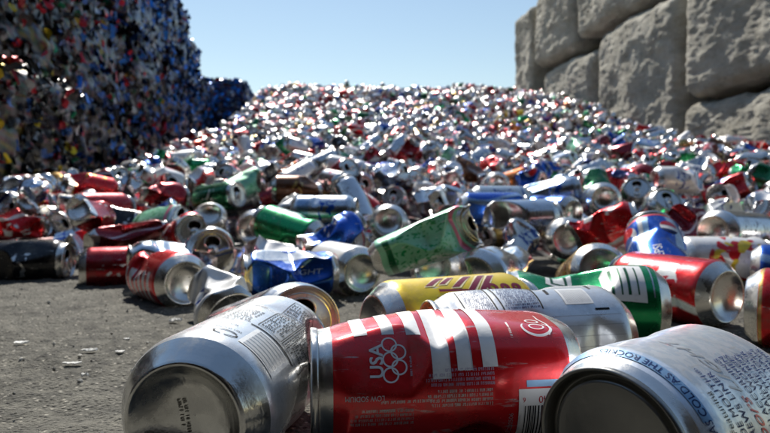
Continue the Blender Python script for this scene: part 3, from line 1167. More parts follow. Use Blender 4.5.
mw = pose((-.0684, .2876, .0335), (.0145, .094, .0), (-.12, -.2, 1))
o = hero(can_meshes(ops, 180, 120, pr), mw, 'hero_silver', "silver can with black small print, its round base turned to the viewer", "the silver can with its base to the viewer")
remetal(o, 'base', bare_metal("drawn_aluminium", (.66, .66, .64), .17))
# stamped code inside its base
sp_ = Print()
sp_.fine(-2, 7.5, 15, 4.5, 2, INK_K, rot=-math.pi / 2 + .06, seed=31)
bm_v = np.array([(x / 1000, y / 1000) for x, y, _ in sp_.v])
zz = np.interp(np.hypot(bm_v[:, 0], bm_v[:, 1]), [q[0] for q in BASE_PROF[:6]], [q[1] for q in BASE_PROF[:6]])
st = link("stamped_code", new_mesh("stamped_code", np.stack([bm_v[:, 1] , bm_v[:, 0], zz - .00035], 1), sp_.f, [ink("ink_stamp", (.10, .095, .085), .6)]))
st.parent = [c for c in o.children if c.name.startswith("base")][0]

# ice white can, open lid toward the camera
pr = Print()
def band(s, s0, t, h, m, **k):
    """upright print right-aligned so that it ends at s0"""
    pr.text(s, s0, t, h, m, align='r', **k)
for k_, a in enumerate(np.linspace(-34, 30, 40)):
    pr.rect(a, a + 1.66, 107.2, 110.8, INK_SKY)
pr.text("AS COLD AS THE ROCKIES", -38, 107.9, 2.5, INK_B, wide=1.15, lift=1)
pr.text("Featuring", -40, 97.0, 3.4, INK_K, wide=.8)
band("VENTED WIDE MOUTH", -20, 89.4, 4.3, INK_B, wide=.70)
pr.text("®", -19.4, 89.6, 2.6, INK_B)
band("FROST BREWS LINER", -19, 82.8, 4.3, INK_B, wide=.70)
band("Coors", -31, 72.6, 7.2, INK_R, wide=.80, shear=.35)
pr.text("LIGHT", -29.5, 72.6, 7.2, INK_GREY, wide=1.0, shear=.35)
warn = ["GOVERNMENT WARNING: (1) ACCORDING", "TO THE SURGEON GENERAL, WOMEN", "SHOULD NOT DRINK ALCOHOLIC BEVERAGES", "DURING PREGNANCY BECAUSE OF THE RISK", "OF BIRTH DEFECTS. (2) CONSUMPTION OF",
        "ALCOHOLIC BEVERAGES IMPAIRS YOUR", "ABILITY TO DRIVE A CAR OR OPERATE", "MACHINERY, AND MAY CAUSE HEALTH", "PROBLEMS."]
for k_, w_ in enumerate(warn):
    band(w_, -15 + .4 * (k_ % 3), 65.0 - 6.0 * k_, 4.1, INK_B, wide=.66)
ops = [op_flat(R_(-30), .66, .97), op_dent(R_(60), .006, .0030, .30, 1.3, .0014)]
mw = pose((.1237, .2411, .0335), (-.774, -.633, .02), (0, 0, 1))
o = hero(can_meshes(ops, 200, 120, pr, turn=R_(165), tab=False), mw, 'hero_ice', "ice white can with blue lettering, its reflection-darkened lid turned to the viewer", "the ice white can")
remetal(o, 'lid', LID_DARK)

# white can behind the red one
pr = Print()
for c, d in ((60.5, 84.5), (87.5, 105)):
    for q in (c, d - .8):
        pr.rect(28, 58, q, q + .8, INK_K)
    pr.fine(28.5, c + 1.6, d - c - 3.4, 29, 13, INK_B, rot=rt, seed=int(c))
pr.rect(30, 46, 28, 46, INK_W)
for q in range(15):
    pr.rect(31.5, 44.5, 29.2 + q * 1.05, 29.5 + q * 1.05, INK_GREY, lift=1)
pr.rect(25.2, 26.6, 20, 29, INK_K)
pr.rect(40, 46, 52, 53.8, INK_K)
pr.rect(45, 52, 22, 23.4, INK_K)
for q in (22, 16, 10, 4):
    pr.rect(q, q + .3, 14, 58, INK_GREY)
pr.ring(-6.6, 30, 7.2, 2.4, INK_R, sq=1.05)
ops = [op_dent(R_(70), .048, .006, .25, 1.0, .002), op_dent(R_(30), .01, .003, .35, 1.4, .001), op_dent(R_(10), -.03, .0022, .4, 1.3, .001), op_dent(R_(110), -.005, .003, .4, 1.4)]
mw = pose((.0850, .3600, .033), vec(193), (0, -1, .0))
hero(can_meshes(ops, 160, 90, pr), mw, 'hero_white', "pale white can with black print panels and a crimson ring, lying behind the red can", "the white can with print panels")

# yellow can
pr = Print()
for t0, w, s0, s1, dt in ((30, 5.4, -37, -47, 14), (41, 4.6, -38, -47, 12), (49, 5.6, -34, -47, 17), (58.5, 5.4, -29, -47, 19), (67, 5.2, -28, -46, 18)):
    pr.poly([(s0 + 1, t0 - 1.2), (s0 + 1, t0 + w + 1.2), (s1 - 1, t0 + w + 1.2 + dt), (s1 - 1, t0 - 1.2 + dt)], INK_CREAM)
    pr.poly([(s0, t0), (s0, t0 + w), (s1, t0 + w + dt), (s1, t0 + dt)], INK_MAROON, 1)
for a, b, r in ((-31, 80, 3.0), (-30.5, 90, 2.4), (-30, 99, 2.4)):
    pr.ring(a, b, r, 2.6, INK_MAROON, lift=1)
pr.poly([(-33, 38), (-31, 60), (-29.6, 60), (-30.5, 38)], INK_MAROON, 2)
pr.fine(-27.5, 34, 22, 2.4, 1, INK_MAROON, rot=rt, seed=44)
ops = [op_dent(R_(70), .03, .003, .3, 1.3, .0012), op_dent(R_(40), -.02, .003, .35, 1.3), op_dent(R_(95), .052, .006, .2, 1.0, .002), op_dent(R_(20), .005, .004, .35, 1.4)]
mw = pose((.0475, .4145, .033), vec(26), (0, -1, .0))
# base faces left, toward the viewer
hero(can_meshes(ops, 140, 80, pr), mw, 'yellow', "bright yellow can with slanted maroon lettering, base turned left", "the yellow can")

# green can with white panel
pr = Print()
pr.poly([(8, 20), (46, 20), (48, 46), (40, 52), (10, 50)], INK_W)
for q in range(4):
    pr.rect(14, 42, 25 + q * 6, 26.2 + q * 6 + (q % 2), INK_DG, lift=1)
pr.poly([(30, 74), (56, 72), (60, 92), (34, 94)], INK_W)
pr.stroke([(36, 78), (50, 78), (54, 84), (50, 89), (36, 89)], 2.6, INK_DG, True, 1)
pr.rect(12, 48, 14, 15, INK_PALE)
ops = [op_dent(R_(60), .004, .012, .34, 1.5, .0010, .15), op_dent(R_(95), .022, .012, .30, 1.3, .0012), op_dent(R_(20), .035, .008, .35, 1.4, .001), op_dent(R_(120), -.01, .006, .35, 1.4), op_dent(R_(75), .055, .009, .2, 1.0, .002), op_dent(R_(-20), 0, .006, .35, 1.4)]
mw = pose((.161, .485, .0335), vec(172), (0, -1, .0))
hero(can_meshes(ops, 130, 80, pr), mw, 'hero_green', "glossy green can with a white panel, pinched in the middle", "the green can with a white panel")

# blue crumpled light-beer can
pr = Print()
pr.text("LIGHT", -16, 60, 0.1, INK_PALE) if False else None
pr.text("LIGHT", 4, 62, 7.5, INK_PALE, rot=-rt, wide=1.3, shear=.25)
pr.fine(20, 92, 26, 4, 1, INK_PALE, rot=-rt, seed=51)
pr.poly([(26, 18), (56, 30), (56, 92), (30, 98), (40, 66), (33, 44)], INK_PALE)
ops = [op_dent(R_(62), .0, .012, .30, 1.2, .0006, .1, .001), op_dent(R_(20), -.012, .007, .36, 1.4, .0006, -.2, .001), op_dent(R_(5), .030, .006, .4, 1.3, .0007, .2), op_dent(R_(85), -.04, .008, .25, 1.1, .0010), op_dent(R_(-60), 0, .010, .3, 1.1), op_flat(R_(90), .84), op_press(.90, .0008, 2, 2.0, 1.0)]
mw = pose(P(290, 273, .715) , vec(197, 0), (0, -1, .0))
hero(can_meshes(ops, 130, 90, pr), mw, 'hero_blue', "crumpled blue can with pale lettering and a folded silver side", "the crumpled blue can")

# leaning blue can with a red, white and blue disc
pr = Print()
pr.poly([(-34, 12), (-18, 12), (-22, 50), (-13, 104), (-26, 104), (-34, 60)], INK_SKY)
pr.poly([(-30, 12), (-24, 12), (-28, 56), (-20, 104), (-25, 104), (-32, 60)], INK_W, 1)
n = 40
disc = [(8 + 11 * math.cos(2 * math.pi * i / n), 84 + 11 * math.sin(2 * math.pi * i / n)) for i in range(n)]
pr.poly(disc, INK_W)
pr.poly([(8 + 10.2 * math.cos(a), 86 + 9 * math.sin(a)) for a in np.linspace(.05, 3.09, 20)], INK_R, 1)
pr.poly([(8 + 10.2 * math.cos(a), 81.5 + 8.4 * math.sin(a)) for a in np.linspace(3.35, 6.07, 20)], INK_B, 1)
pr.text("PEPSI", -7.5, 22, 9.5, INK_W, rot=rt, wide=.95)
pr.rect(-100, 100, 105, 110, INK_R)
ops = [op_dent(R_(30), .0, .004, .35, 1.4), op_dent(R_(-40), .02, .004, .35, 1.3), op_dent(R_(80), -.01, .006, .3, 1.3)]
mw = pose(P(659, 260, .70), vec(78, 34), (-.1, -1, .6))
hero(can_meshes(ops, 120, 70, pr), mw, 'blue_globe', "blue can leaning back with a red, white and blue disc and white lettering", "the leaning blue can with the disc")

# ------------------------------------------------------------------ cans one can tell apart behind them: (anchor, pixel, depth, heading, pitch, face, design, dents, label, short)
def crush(seed, lvl):
    r = random.Random(seed)
    if lvl == 0:
        return [op_dent(r.uniform(0, 6.28), r.uniform(-.03, .03), r.uniform(.001, .004), r.uniform(.3, .5), 1.4) for _ in range(3)]
    if lvl == 1:
        return [op_crumple(seed, 6, .002, .009)]
    if lvl == 2:
        return [op_crumple(seed, 13, .004, .014), op_press(.92, .0012, 3, 2, r.uniform(0, 6))]
    if lvl == 3:
        return [op_crumple(seed, 16, .005, .016), op_bend(r.uniform(0, 6.28), r.uniform(-.012, .012), r.uniform(.3, .6)), op_press(.86, .0016, 2, 2.5, r.uniform(0, 6))]
    if lvl == 4:
        return [op_flat(r.uniform(0, 6.28), r.uniform(.5, .75), r.uniform(.35, .8)), op_crumple(seed, 10, .003, .010)]
    if lvl == 8:
        return [op_flat(R_(80), .56, .84), op_dent(R_(-8), .004, .007, .35, 1.3, .0006, .1, .001), op_dent(R_(40), -.02, .008, .3, 1.2, .0006), op_dent(R_(30), .035, .008, .3, 1.2, .0006), op_crumple(12, 10, .001, .0045)]
    if lvl == 7:
        return [op_dent(R_(40), .03, .012, .35, 1.5, .0008, .2), op_dent(R_(-60), .022, .010, .4, 1.5, .0008, -.2), op_dent(R_(110), .026, .011, .4, 1.4, .0008), op_dent(R_(0), .012, .007, .5, 1.6, .0007, .3), op_dent(R_(180), .03, .010, .3, 1.3)]
    if lvl == 6:
        return [op_flat(0, .42, .96), op_dent(.3, .01, .004, .35, 1.4), op_dent(-.9, -.02, .003, .35, 1.4)]
    if lvl == 5:
        return [op_crumple(seed, 18, .005, .015, 1.7), op_press(.62, .0016, 2, 2.2, r.uniform(0, 6)), op_crumple(seed + 1, 6, .001, .004)]


UP, CAMF = (0, 0, 1), (0, -1, .2)
MID = [
    ('base', 186, 283, .665, -50, 0, UP, 'red_striped', 7, "red and white striped crumpled can, silver base turned half right", "the striped crumpled can"),
    ('lid', 213, 249, .80, -66, 10, UP, 'silver', 1, "silver can with its open lid and dark mouth facing out", "the open-lidded silver can"),
    ('lid', 128, 266, .80, -152, 0, UP, 'silver_blue', 2, "pale silver crumpled can lying behind the striped can", "the pale silver crumpled can"),
    ('base', 80, 271, .84, -158, 0, UP, 'red_plain', 1, "dark red can with a bright streak along its top, dark end turned left", "the dark red can on the asphalt"),
    ('mid', 26, 262, .90, 8, 0, UP, 'black', 1, "black can lying on bare asphalt at the photo's left edge", "the black can on the asphalt"),
    ('mid', 20, 223, 1.28, 12, 0, UP, 'red', 2, "crumpled red can above the black can", "the red can above the black can"),
    ('mid', 126, 237, 1.0, 40, 8, UP, 'maroon', 4, "flattened maroon can with pale stripes beside a mint one", "the flattened maroon can"),
    ('mid', 158, 224, 1.08, -28, 12, UP, 'mint', 4, "flattened mint green can tilted up behind the silver ones", "the small flattened mint can"),
    ('base', 209, 214, 1.14, -80, 32, UP, 'silver', 0, "silver can tipped up, its round base to the sky", "the tipped-up silver can"),
    ('mid', 187, 236, .98, -60, 10, UP, 'red', 1, "small visible piece of a red can left of the open-lidded silver can", "the half-hidden red can"),
    ('mid', 218, 198, 1.38, -28, 8, UP, 'green_dark', 0, "dark green can slanting down to the right among silver cans", "the slanting dark green can"),
    ('mid', 289, 231, 1.0, 152, 14, CAMF, 'green', 1, "green can with a grey panel behind the crumpled blue can", "the green can with a grey panel"),
    ('mid', 334, 238, .90, 24, 6, CAMF, 'blue', 3, "sharply folded deep blue can with bright creases", "the folded deep blue can"),
    ('base', 362, 273, .745, -62, 0, UP, 'white_red', 0, "white and red can showing a round silver base with a yellow gleam", "the silver base with a yellow gleam"),
    ('mid', 425, 243, .665, -2, 20, CAMF, 'mint', 8, "big mint green flattened can slanting up to the right with a white crease", "the big mint flattened can"),
    ('base', 388, 222, 1.0, -97, 12, UP, 'silver_blue', 0, "round bluish silver base with a pale rim above the mint can's left end", "the bluish round base"),
    ('base', 432, 268, .735, -112, 4, UP, 'silver', 1, "small silver can end just behind the yellow can", "the silver end behind the yellow can"),
    ('base', 473, 280, .62, -125, 2, UP, 'silver_plain', 2, "dull grey crushed can with a bluish ring end behind the yellow can", "the dull grey crushed can"),
    ('base', 728, 297, .545, -64, 0, UP, 'red', 0, "glossy red can with its dished silver base turned right", "the glossy red can"),
    ('base', 747, 306, .50, 143, 0, UP, 'red_gold', 0, "red can with a gold rim cut off by the photo's right edge", "the red can with a gold rim"),
    ('base', 751, 271, .72, 146, 0, UP, 'blue', 0, "deep blue can end above the gold-rimmed red can", "the deep blue can end"),
    ('mid', 722, 261, .80, 2, 0, UP, 'fiesta', 0, "white can with red and yellow print under the long silver can", "the white can with red and yellow print"),
    ('mid', 752, 247, .95, 4, 0, UP, 'red_navy', 1, "dark red and navy can lying under the long silver can", "the dark red and navy can"),
    ('base', 713, 232, .87, -150, 3, UP, 'silver_plain', 0, "long silver can with a wide pale rimmed end near the right edge", "the long silver can"),
    ('mid', 690, 221, .97, 20, 14, UP, 'maroon', 3, "crumpled maroon can beside the long silver can", "the crumpled maroon can"),
    ('mid', 606, 231, .86, -40, 14, CAMF, 'red', 3, "crumpled bright red can with a shiny folded tip", "the crumpled bright red can"),
    ('base', 569, 239, .91, -100, 2, UP, 'silver', 0, "round silver base facing out left of the crumpled red can", "the round silver base"),
    ('base', 602, 270, .65, -96, 16, UP, 'gold', 0, "silver-rimmed can end with a golden brown dish above the green can", "the golden brown can end"),
    ('mid', 517, 239, .93, 60, 26, UP, 'silver', 3, "scrunched silver scrap of a can standing behind the grey crushed can", "the scrunched silver can"),
    ('mid', 522, 219, 1.02, 8, 2, UP, 'silver_plain', 1, "plain bluish silver can lying level right of the mint can", "the level silver can"),
    ('base', 574, 213, 1.12, -60, 0, UP, 'blue', 0, "can end with a blue ring beyond the level silver can", "the blue-ringed can end"),
    ('mid', 500, 202, 1.22, 10, 0, UP, 'silver', 1, "silver can lying level above the small blue can", "the upper level silver can"),
    ('mid', 493, 210, 1.12, 0, 0, UP, 'blue', 1, "small piece of a blue can squeezed between two level silver cans", "the squeezed blue can"),
    ('mid', 552, 194, 1.28, -20, 10, UP, 'silver_blue', 1, "long blue and silver can slanting down to the right", "the blue and silver can"),
    ('base', 498, 184, 1.52, -92, 4, UP, 'silver', 0, "round silver can end in a dark gap of the heap", "the round end in a dark gap"),
    ('lid', 393, 196, 1.5, -100, 20, UP, 'silver_plain', 0, "silver can with a pale ring end above the bluish round base", "the pale ring end"),
    ('base', 605, 199, 1.13, -100, 4, UP, 'silver_blue', 0, "big round bluish base at the right of the long blue and silver can", "the big round bluish base"),
    ('lid', 637, 187, 1.32, -108, 32, UP, 'silver', 0, "shiny lid with tab tilted up, the left of two", "the left shiny lid"),
    ('lid', 669, 199, 1.17, -82, 36, UP, 'silver', 0, "shiny lid with tab tilted up, the right of two", "the right shiny lid"),
    ('mid', 678, 180, 1.46, 5, 0, UP, 'white', 1, "bright white can lying level above the two shiny lids", "the bright white can"),
    ('mid', 325, 213, 1.12, -6, 0, UP, 'silver_blue', 0, "bluish silver can lying level above the folded deep blue can", "the level bluish silver can"),
    ('mid', 294, 206, 1.22, 80, 30, UP, 'white', 2, "frosted white crushed can left of a level bluish can", "the frosted white can"),
    ('mid', 297, 189, 1.48, 10, 0, UP, 'brown', 1, "brown can above the frosted white one", "the brown can"),
    ('base', 251, 229, 1.02, -98, 2, UP, 'navy', 0, "navy and silver can end facing out left of the green can", "the navy can end"),
    ('mid', 266, 250, .83, 10, 6, UP, 'white_pink', 3, "crumpled white and pink can above the crumpled blue can", "the crumpled white and pink can"),
    ('lid', 304, 323, .42, -58, 8.5, UP, 'silver_plain', 6, "plain silver can with a dark mouth, just behind the can with small print", "the plain silver can"),
    ('mid', 224, 304, .585, 120, 12, UP, 'white', 5, "crumpled white can with grey print half hidden behind the silver can", "the crumpled white can"),
]
for k, (anc, px, py, D, hd, pt, fc, des, lvl, lab, short) in enumerate(MID):
    c = P(px, py, D)
    d = vec(hd, pt)
    ops = crush(300 + k, lvl)
    lf = {3: .86, 2: .93}.get(lvl, 1.0)
    if anc == 'base':
        mw = pose(c, -d, fc, H / 2 * (1 - lf))
    elif anc == 'lid':
        mw = pose(c, d, fc, H / 2 * (1 + lf))
    else:
        mw = pose(c, d, fc)
    big = D < .75
    hero(can_meshes(ops, 96 if big else 64, 56 if big else 38), mw, des, lab, short, .031 if lvl < 3 else .026, lf)
# ------------------------------------------------------------------ the heap: cans let down one by one onto what already lies there
SPH = np.array([-.031, -.0103, .0103, .031])
CELL = .07
grid = {}
placed = []    # (center, axis, roll, kind, radius, hero index or -1)

def gadd(c, r):
    grid.setdefault((int(math.floor(c[0] / CELL)), int(math.floor(c[1] / CELL))), []).append((c[0], c[1], c[2], r))


def near(x, y):
    i, j = int(math.floor(x / CELL)), int(math.floor(y / CELL))
    o = []
    for a in (-1, 0, 1):
        for b in (-1, 0, 1):
            o += grid.get((i + a, j + b), ())
    return o


hero_pts = []
for mw, lf, rad, short, o in HEROES:
    c = np.array(mw @ Vector((0, 0, H / 2)))
    ax = np.array(mw.to_3x3() @ Vector((0, 0, 1)))
    for s in SPH:
        q = c + ax * s * lf
        gadd(q, rad)
        hero_pts.append((*q, rad))
hero_pts = np.array(hero_pts)

# where the told-apart cans show, so that nothing dropped later hides them
ZW, ZH = 385, 217
zbuf = np.full((ZH, ZW), 1e9)
owner = np.full((ZH, ZW), -1)
def splat(pts, r, who, buf, own):
    q = proj(pts)
    for (x, y, d), rr in zip(q, np.broadcast_to(r, (len(q),))):
        R = FPX * rr / d / 2
        x, y = x / 2, y / 2
        x0, x1, y0, y1 = max(0, int(x - R)), min(ZW - 1, int(x + R) + 1), max(0, int(y - R)), min(ZH - 1, int(y + R) + 1)
        if x0 > x1 or y0 > y1:
            continue
        yy, xx = np.mgrid[y0:y1 + 1, x0:x1 + 1]
        m = (xx - x) ** 2 + (yy - y) ** 2 <= max(R * R, .5)
        b = buf[y0:y1 + 1, x0:x1 + 1]
        m &= b > d
        b[m] = d
        own[y0:y1 + 1, x0:x1 + 1][m] = who

for k in range(len(HEROES)):
    splat(hero_pts[k * 4:k * 4 + 4, :3], hero_pts[k * 4, 3], k, zbuf, owner)
hero_z = zbuf.copy()
hero_own = owner.copy()

def hides_hero(pts, r):
    q = proj(pts)
    n = 0
    for x, y, d in q:
        R = FPX * r / d / 2
        x, y = x / 2, y / 2
        x0, x1, y0, y1 = max(0, int(x - R)), min(ZW - 1, int(x + R) + 1), max(0, int(y - R)), min(ZH - 1, int(y + R) + 1)
        if x0 > x1 or y0 > y1:
            continue
        b = hero_z[y0:y1 + 1, x0:x1 + 1]
        n += int(((b < 1e8) & (b > d)).sum())
        if n > 3:
            return True
    return False


def front_limit(x, D):
    px = CX + FPX * x / D
    return np.interp(px, [-200, 60, 110, 190, 260, 340, 420, 560, 700, 900], [1.02, 1.00, .92, .86, .80, .78, .70, .58, .60, .56])


def try_drop(x, y, yaw, pit, r):
    ax = np.array([math.cos(yaw) * math.cos(pit), math.sin(yaw) * math.cos(pit), math.sin(pit)])
    z = -1e9
    for s in SPH:
        sx, sy, sz = x + ax[0] * s, y + ax[1] * s, ax[2] * s
        base = max(0.0, float(heap_z(sx, sy)) - .085) if y > .9 else 0.0
        z = max(z, base + r - sz)
        for (a, b, c, rr) in near(sx, sy):
            q = (r + rr) ** 2 - (a - sx) ** 2 - (b - sy) ** 2
            if q > 0:
                z = max(z, c + math.sqrt(q) - sz)
    return z, ax


DES_W = [('silver', 17), ('silver_plain', 13), ('silver_blue', 9), ('silver_red', 8), ('white', 9), ('white_red', 5), ('red', 9), ('red_plain', 8), ('maroon', 6), ('blue', 6), ('blue_globe', 3), ('navy', 3), ('green', 5),
         ('green_dark', 5), ('mint', 2), ('gold', 4), ('orange', 2), ('brown', 1.5), ('black', 1.5), ('purple', 1.5), ('white_pink', 4), ('yellow', .8), ('red_navy', 2), ('red_gold', 1.5)]
DN, DWT = [a for a, _ in DES_W], [b for _, b in DES_W]
NK = 16
KIND_LVL = [0, 1, 1, 2, 2, 1, 3, 4, 0, 2, 5, 1, 3, 4, 2, 5]
rd = random.Random(21)

def drop_round(n, dlo, dhi, margin, tries):
    for _ in range(n):
        t = rd.random()
        D = math.sqrt(dlo ** 2 + t * (dhi ** 2 - dlo ** 2))
        xl, xr = max(wall_x(-1, D) + .06, -(.66 + margin / D) * D), min(wall_x(1, D) - .06, (.66 + margin / D) * D)
        best = None
        kind = rd.randrange(NK)
        r = .030 if KIND_LVL[kind] < 3 else .026
        for _k in range(tries):
            x, y = rd.uniform(xl, xr), D + rd.uniform(-.05, .05)
            if y < front_limit(x, y):
                continue
            yaw, pit = rd.uniform(0, 6.283), rd.gauss(0, .38)
            z, ax = try_drop(x, y, yaw, pit, r)
            top = float(heap_z(x, y)) + (.045 if y < 3 else .03)
            if z > max(.042, top):
                continue
            if best is None or z < best[0]:
                best = (z, x, y, ax)
        if best is None:
            continue
        z, x, y, ax = best
        c = np.array([x, y, z])
        pts = np.array([c + ax * s for s in SPH])
        if y < 2.2 and hides_hero(pts, .033):
            continue
        for q in pts:
            gadd(q, r)
        des = rd.choices(DN, DWT)[0]
        if y < 1.9 and x / y < -.36 and rd.random() < .22:
            des = rd.choice(['red', 'red_plain', 'maroon', 'red_plain'])   # the red drift on the near left
        placed.append((c, ax, rd.uniform(0, 6.283), kind, des))


drop_round(1500, .62, 2.2, .35, 3)
drop_round(3200, 2.1, 4.9, .30, 2)
drop_round(9500, 4.8, 11.0, .2, 1)

# which of them show largest
pz, po = hero_z.copy(), hero_own.copy()
NH = len(HEROES)
for k, (c, ax, *_r) in enumerate(placed):
    splat(np.array([c + ax * s for s in SPH]), .031, NH + k, pz, po)
seen = np.bincount(po[po >= 0].ravel(), minlength=NH + len(placed))
order = [k for k in np.argsort(-seen[NH:]) if seen[NH + k] > 0]
N_OWN = 298 - NH
own_ids = set(int(k) for k in order[:N_OWN])
print("placed", len(placed), "heroes", NH, "smallest own px", seen[NH + order[N_OWN - 1]], "frame dist max", max(placed[k][0][1] for k in own_ids))

KINDS = [crush(900 + k, KIND_LVL[k]) for k in range(NK)]
KMESH = [can_meshes(KINDS[k], 48, 30) for k in range(NK)]

# ---- labels: colour and state, then what it lies next to in the picture
NAME_OF = {'silver': "silver can with blue print", 'silver_plain': "plain silver can", 'silver_blue': "silver and pale blue can", 'silver_red': "silver and red can", 'white': "white can", 'white_red': "white and red can",
           'red': "red can with a white ribbon", 'red_plain': "dark red can", 'maroon': "maroon can", 'blue': "blue can", 'blue_globe': "blue can with a red disc", 'navy': "navy can", 'green': "green can",
           'green_dark': "dark green can", 'mint': "mint green can", 'gold': "gold can", 'orange': "orange can", 'brown': "brown can", 'black': "black can", 'purple': "purple can", 'white_pink': "white and pink can",
           'yellow': "yellow can", 'red_navy': "red and navy can", 'red_gold': "red can with a gold band"}
STATE = {0: "", 1: "dented ", 2: "crumpled ", 3: "bent crumpled ", 4: "flattened ", 5: "squashed short "}
LAND = [(q[3], proj(np.array(q[0] @ Vector((0, 0, H / 2))))[0, :2]) for q in HEROES]
LAND += [("the low near bale", (60, 190)), ("the foot of the bale wall", (130, 178)), ("the far end of the bale wall", (215, 135)), ("the blue bale stack", (245, 115)), ("the skyline's middle", (380, 88)),
         ("the far end of the block wall", (530, 88)), ("the tall grey block", (625, 120)), ("the low grey block", (730, 165))]
used = {}

def where(dx, dy):
    a = math.degrees(math.atan2(-dy, dx)) % 360
    return ["right of", "up and right of", "above", "up and left of", "left of", "down and left of", "below", "down and right of"][int(((a + 22.5) % 360) // 45)]


cand = []
for k in sorted(own_ids):
    c, ax, roll, kind, des = placed[k]
    px, py, _ = proj(c)[0]
    cand.append((k, px, py, des, KIND_LVL[kind]))
labels = {}
taken = set(q[4]['label'] for q in HEROES)
for k, px, py, des, lvl in cand:
    base = STATE[lvl] + NAME_OF[des]
    ls = sorted(LAND, key=lambda q: (q[1][0] - px) ** 2 + (q[1][1] - py) ** 2)[:6]
    others = sorted((q for q in cand if q[0] != k), key=lambda q: (q[1] - px) ** 2 + (q[2] - py) ** 2)[:4]
    lab = None
    opts = []
    for (nm, (lx, ly)) in ls[:3]:
        opts.append(f"{base} {where(px - lx, py - ly)} {nm}")
    for (nm, (lx, ly)) in ls[:2]:
        for q in others:
            opts.append(f"{base} {where(px - lx, py - ly)} {nm}, {where(px - q[1], py - q[2])} a {NAME_OF[q[3]].split(' with')[0]}")
    d0 = math.hypot(px - ls[0][1][0], py - ls[0][1][1])
    if d0 > 28:   # far from anything named: say what lies beside it as well
        opts = opts[3:] + opts[:3]
    else:
        opts = [o.replace(' above', ' just above').replace(' below', ' just below').replace(' left of', ' just left of').replace(' right of', ' just right of') if n_ < 1 and 'and left' not in o and 'and right' not in o else o for n_, o in enumerate(opts)]
    opts = [o for o in opts if len(o.split()) <= 16]
    lab = next((o for o in opts if o not in taken), None)
    if lab is None:
        q = others[0]
        for q2 in others[1:]:
            lab = f"{base} {where(px - q[1], py - q[2])} a {NAME_OF[q[3]].split(' with')[0]}, {where(px - q2[1], py - q2[2])} a {NAME_OF[q2[3]].split(' with')[0]}"
            if lab not in taken and len(lab.split()) <= 16:
                break
    taken.add(lab)
    labels[k] = lab[0].upper() + lab[1:] if False else lab

for k, (c, ax, roll, kind, des) in enumerate(placed):
    if k in own_ids:
        up = Vector((math.cos(roll), math.sin(roll), .3))
        make_can(KMESH[kind], pose(c, ax, up), des, labels[k])

# ---- the rest of the heap as one mass
LOW_PROF = [(.0002, .0098), (.014, .0080), (.0215, .0020), (.0238, .0002), (.0290, .0062), (.0330, .0150), (.033, .034), (.033, .053), (.033, .072), (.033, .090), (.0330, .1040), (.0300, .1115), (.0272, .1175), (.0278, .1215), (.0262, .1218),
            (.0246, .1168), (.0225, .1188), (.0002, .1190)]
lows = []
for k in range(NK):
    V, F, uv, row = revolve(LOW_PROF, 16)
    lows.append((deform(V, KINDS[k]), F, uv, row))
dn = sorted(set(p[4] for p in placed))
didx = {d: i for i, d in enumerate(dn)}
Vs, Fs, UV, MI, k0 = [], [], [], [], 0
for k, (c, ax, roll, kind, des) in enumerate(placed):
    if k in own_ids:
        continue
    m = np.array(pose(c, ax, (math.cos(roll), math.sin(roll), .3)))
    V, F, uv, row = lows[kind]
    Vs.append(V @ m[:3, :3].T + m[:3, 3])
    Fs.append(F + k0)
    UV.append(uv.reshape(-1, 2))
    MI.append(np.where((row < 5) | (row >= 11), 0, didx[des] + 1))
    k0 += len(V)
heap = link("can_heap", new_mesh("can_heap", np.concatenate(Vs), np.concatenate(Fs), [METAL] + [DESIGN[d] for d in dn], np.concatenate(MI), np.concatenate(UV)))
heap['kind'] = "stuff"
heap['label'] = "heap of countless used drink cans rising to the skyline"

# ------------------------------------------------------------------ litter on the asphalt
SCRAP = NT("torn_paper")
SCRAP = SCRAP.set(Base_Color=(.86, .85, .80, 1), Roughness=.8)

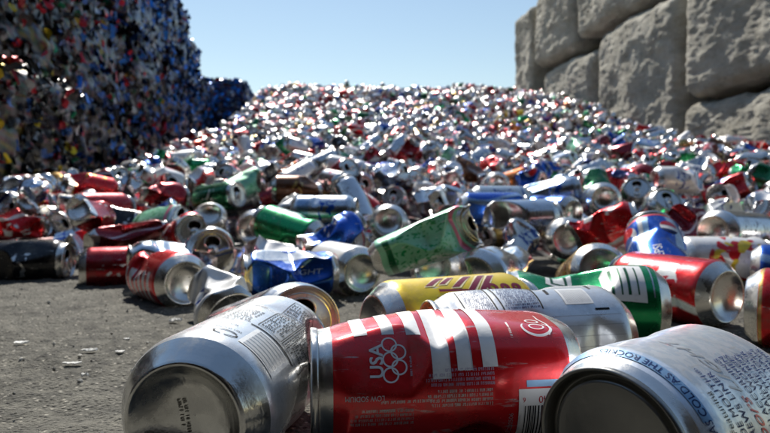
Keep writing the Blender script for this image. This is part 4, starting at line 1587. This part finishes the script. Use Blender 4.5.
def scrap(px, py, w, d, h, label, seed, rot=0.0):
    D = .121 * FPX / (py - HORIZ)
    p = P(px, py, D)
    p.z = .0006
    r = np.random.default_rng(seed)
    n = 9
    u, v = np.meshgrid(np.linspace(-1, 1, n), np.linspace(-1, 1, n))
    a = np.arctan2(v, u)
    e = 1 - .22 * np.abs(np.sin(2 * a)) - .12 * np.sin(3 * a + seed)
    x, y = u * w / 2 * e, v * d / 2 * e
    zz = .5 * h * (.35 + .65 * np.abs(vnoise(np.stack([u.ravel() * 2, v.ravel() * 2], 1), .8, seed)).reshape(u.shape)) + r.normal(0, h * .08, u.shape)
    top = np.stack([x, y, zz + .0006], 2).reshape(-1, 3)
    bot = np.stack([x, y, zz * .6], 2).reshape(-1, 3)
    V = np.concatenate([top, bot])
    F = []
    for i in range(n - 1):
        for j in range(n - 1):
            q = [i * n + j, i * n + j + 1, (i + 1) * n + j + 1, (i + 1) * n + j]
            F.append(tuple(q))
            F.append(tuple(n * n + s for s in q[::-1]))
    rim = [j for j in range(n)] + [i * n + n - 1 for i in range(1, n)] + [(n - 1) * n + j for j in range(n - 2, -1, -1)] + [i * n for i in range(n - 2, 0, -1)]
    for a_, b_ in zip(rim, rim[1:] + rim[:1]):
        F.append((b_, a_, a_ + n * n, b_ + n * n))
    o = link("paper_scrap", new_mesh("paper_scrap", V, F, [SCRAP], smooth=False))
    o.location = p
    o.rotation_euler = (0, 0, rot)
    o['label'], o['category'], o['group'] = label, "scrap", "torn white scraps on the asphalt"


scrap(90, 353, .013, .006, .0030, "largest flat white scrap on the asphalt, left of the silver can", 1, .1)
scrap(120, 354, .007, .004, .0010, "small flat white scrap between the largest scrap and the silver can", 2)
scrap(72, 366, .014, .004, .0016, "thin pale sliver below the largest scrap", 3, .05)
scrap(21, 345, .012, .006, .0022, "white scrap on the asphalt nearest the photo's left edge", 4, .3)
scrap(175, 323, .012, .008, .0060, "crumpled white bit at the edge of the striped can's shadow", 5, .4)
scrap(85, 379, .005, .004, .0040, "tiny tan lump alone in the open asphalt", 6)
scrap(127, 341, .005, .003, .0010, "tiny white fleck above the flat white scraps", 8)

# grit
gv, gf, k0 = [], [], 0
bm = bmesh.new()
bmesh.ops.create_icosphere(bm, subdivisions=1, radius=1)
iv = np.array([v.co[:] for v in bm.verts])
jf = np.array([[v.index for v in f.verts] for f in bm.faces])
bm.free()
for _ in range(600):
    y = RNG.uniform(.2, 1.0)
    x = RNG.uniform(-.7 * y - .05, .25)
    s = .0006 + .0012 * RNG.random() ** 3
    q = iv * s * RNG.uniform(.6, 1.3, 3) * (1 + .2 * RNG.normal(0, 1, (len(iv), 1)))
    gv.append(q + np.array([x, y, s * .3]))
    gf.append(jf + k0)
    k0 += len(iv)
GR = NT("grit")
ob = GR.node("ShaderNodeTexCoord").outputs["Object"]
GRM = GR.set(Base_Color=GR.mix(GR.step(GR.noise(ob, 90, 1), .4, .6), (.22, .21, .18, 1), (.55, .53, .47, 1)), Roughness=.9)
g = link("gravel", new_mesh("gravel", np.concatenate(gv), np.concatenate(gf), [GRM], smooth=False))
g['kind'] = "stuff"
g['label'] = "fine grit lying on the asphalt"
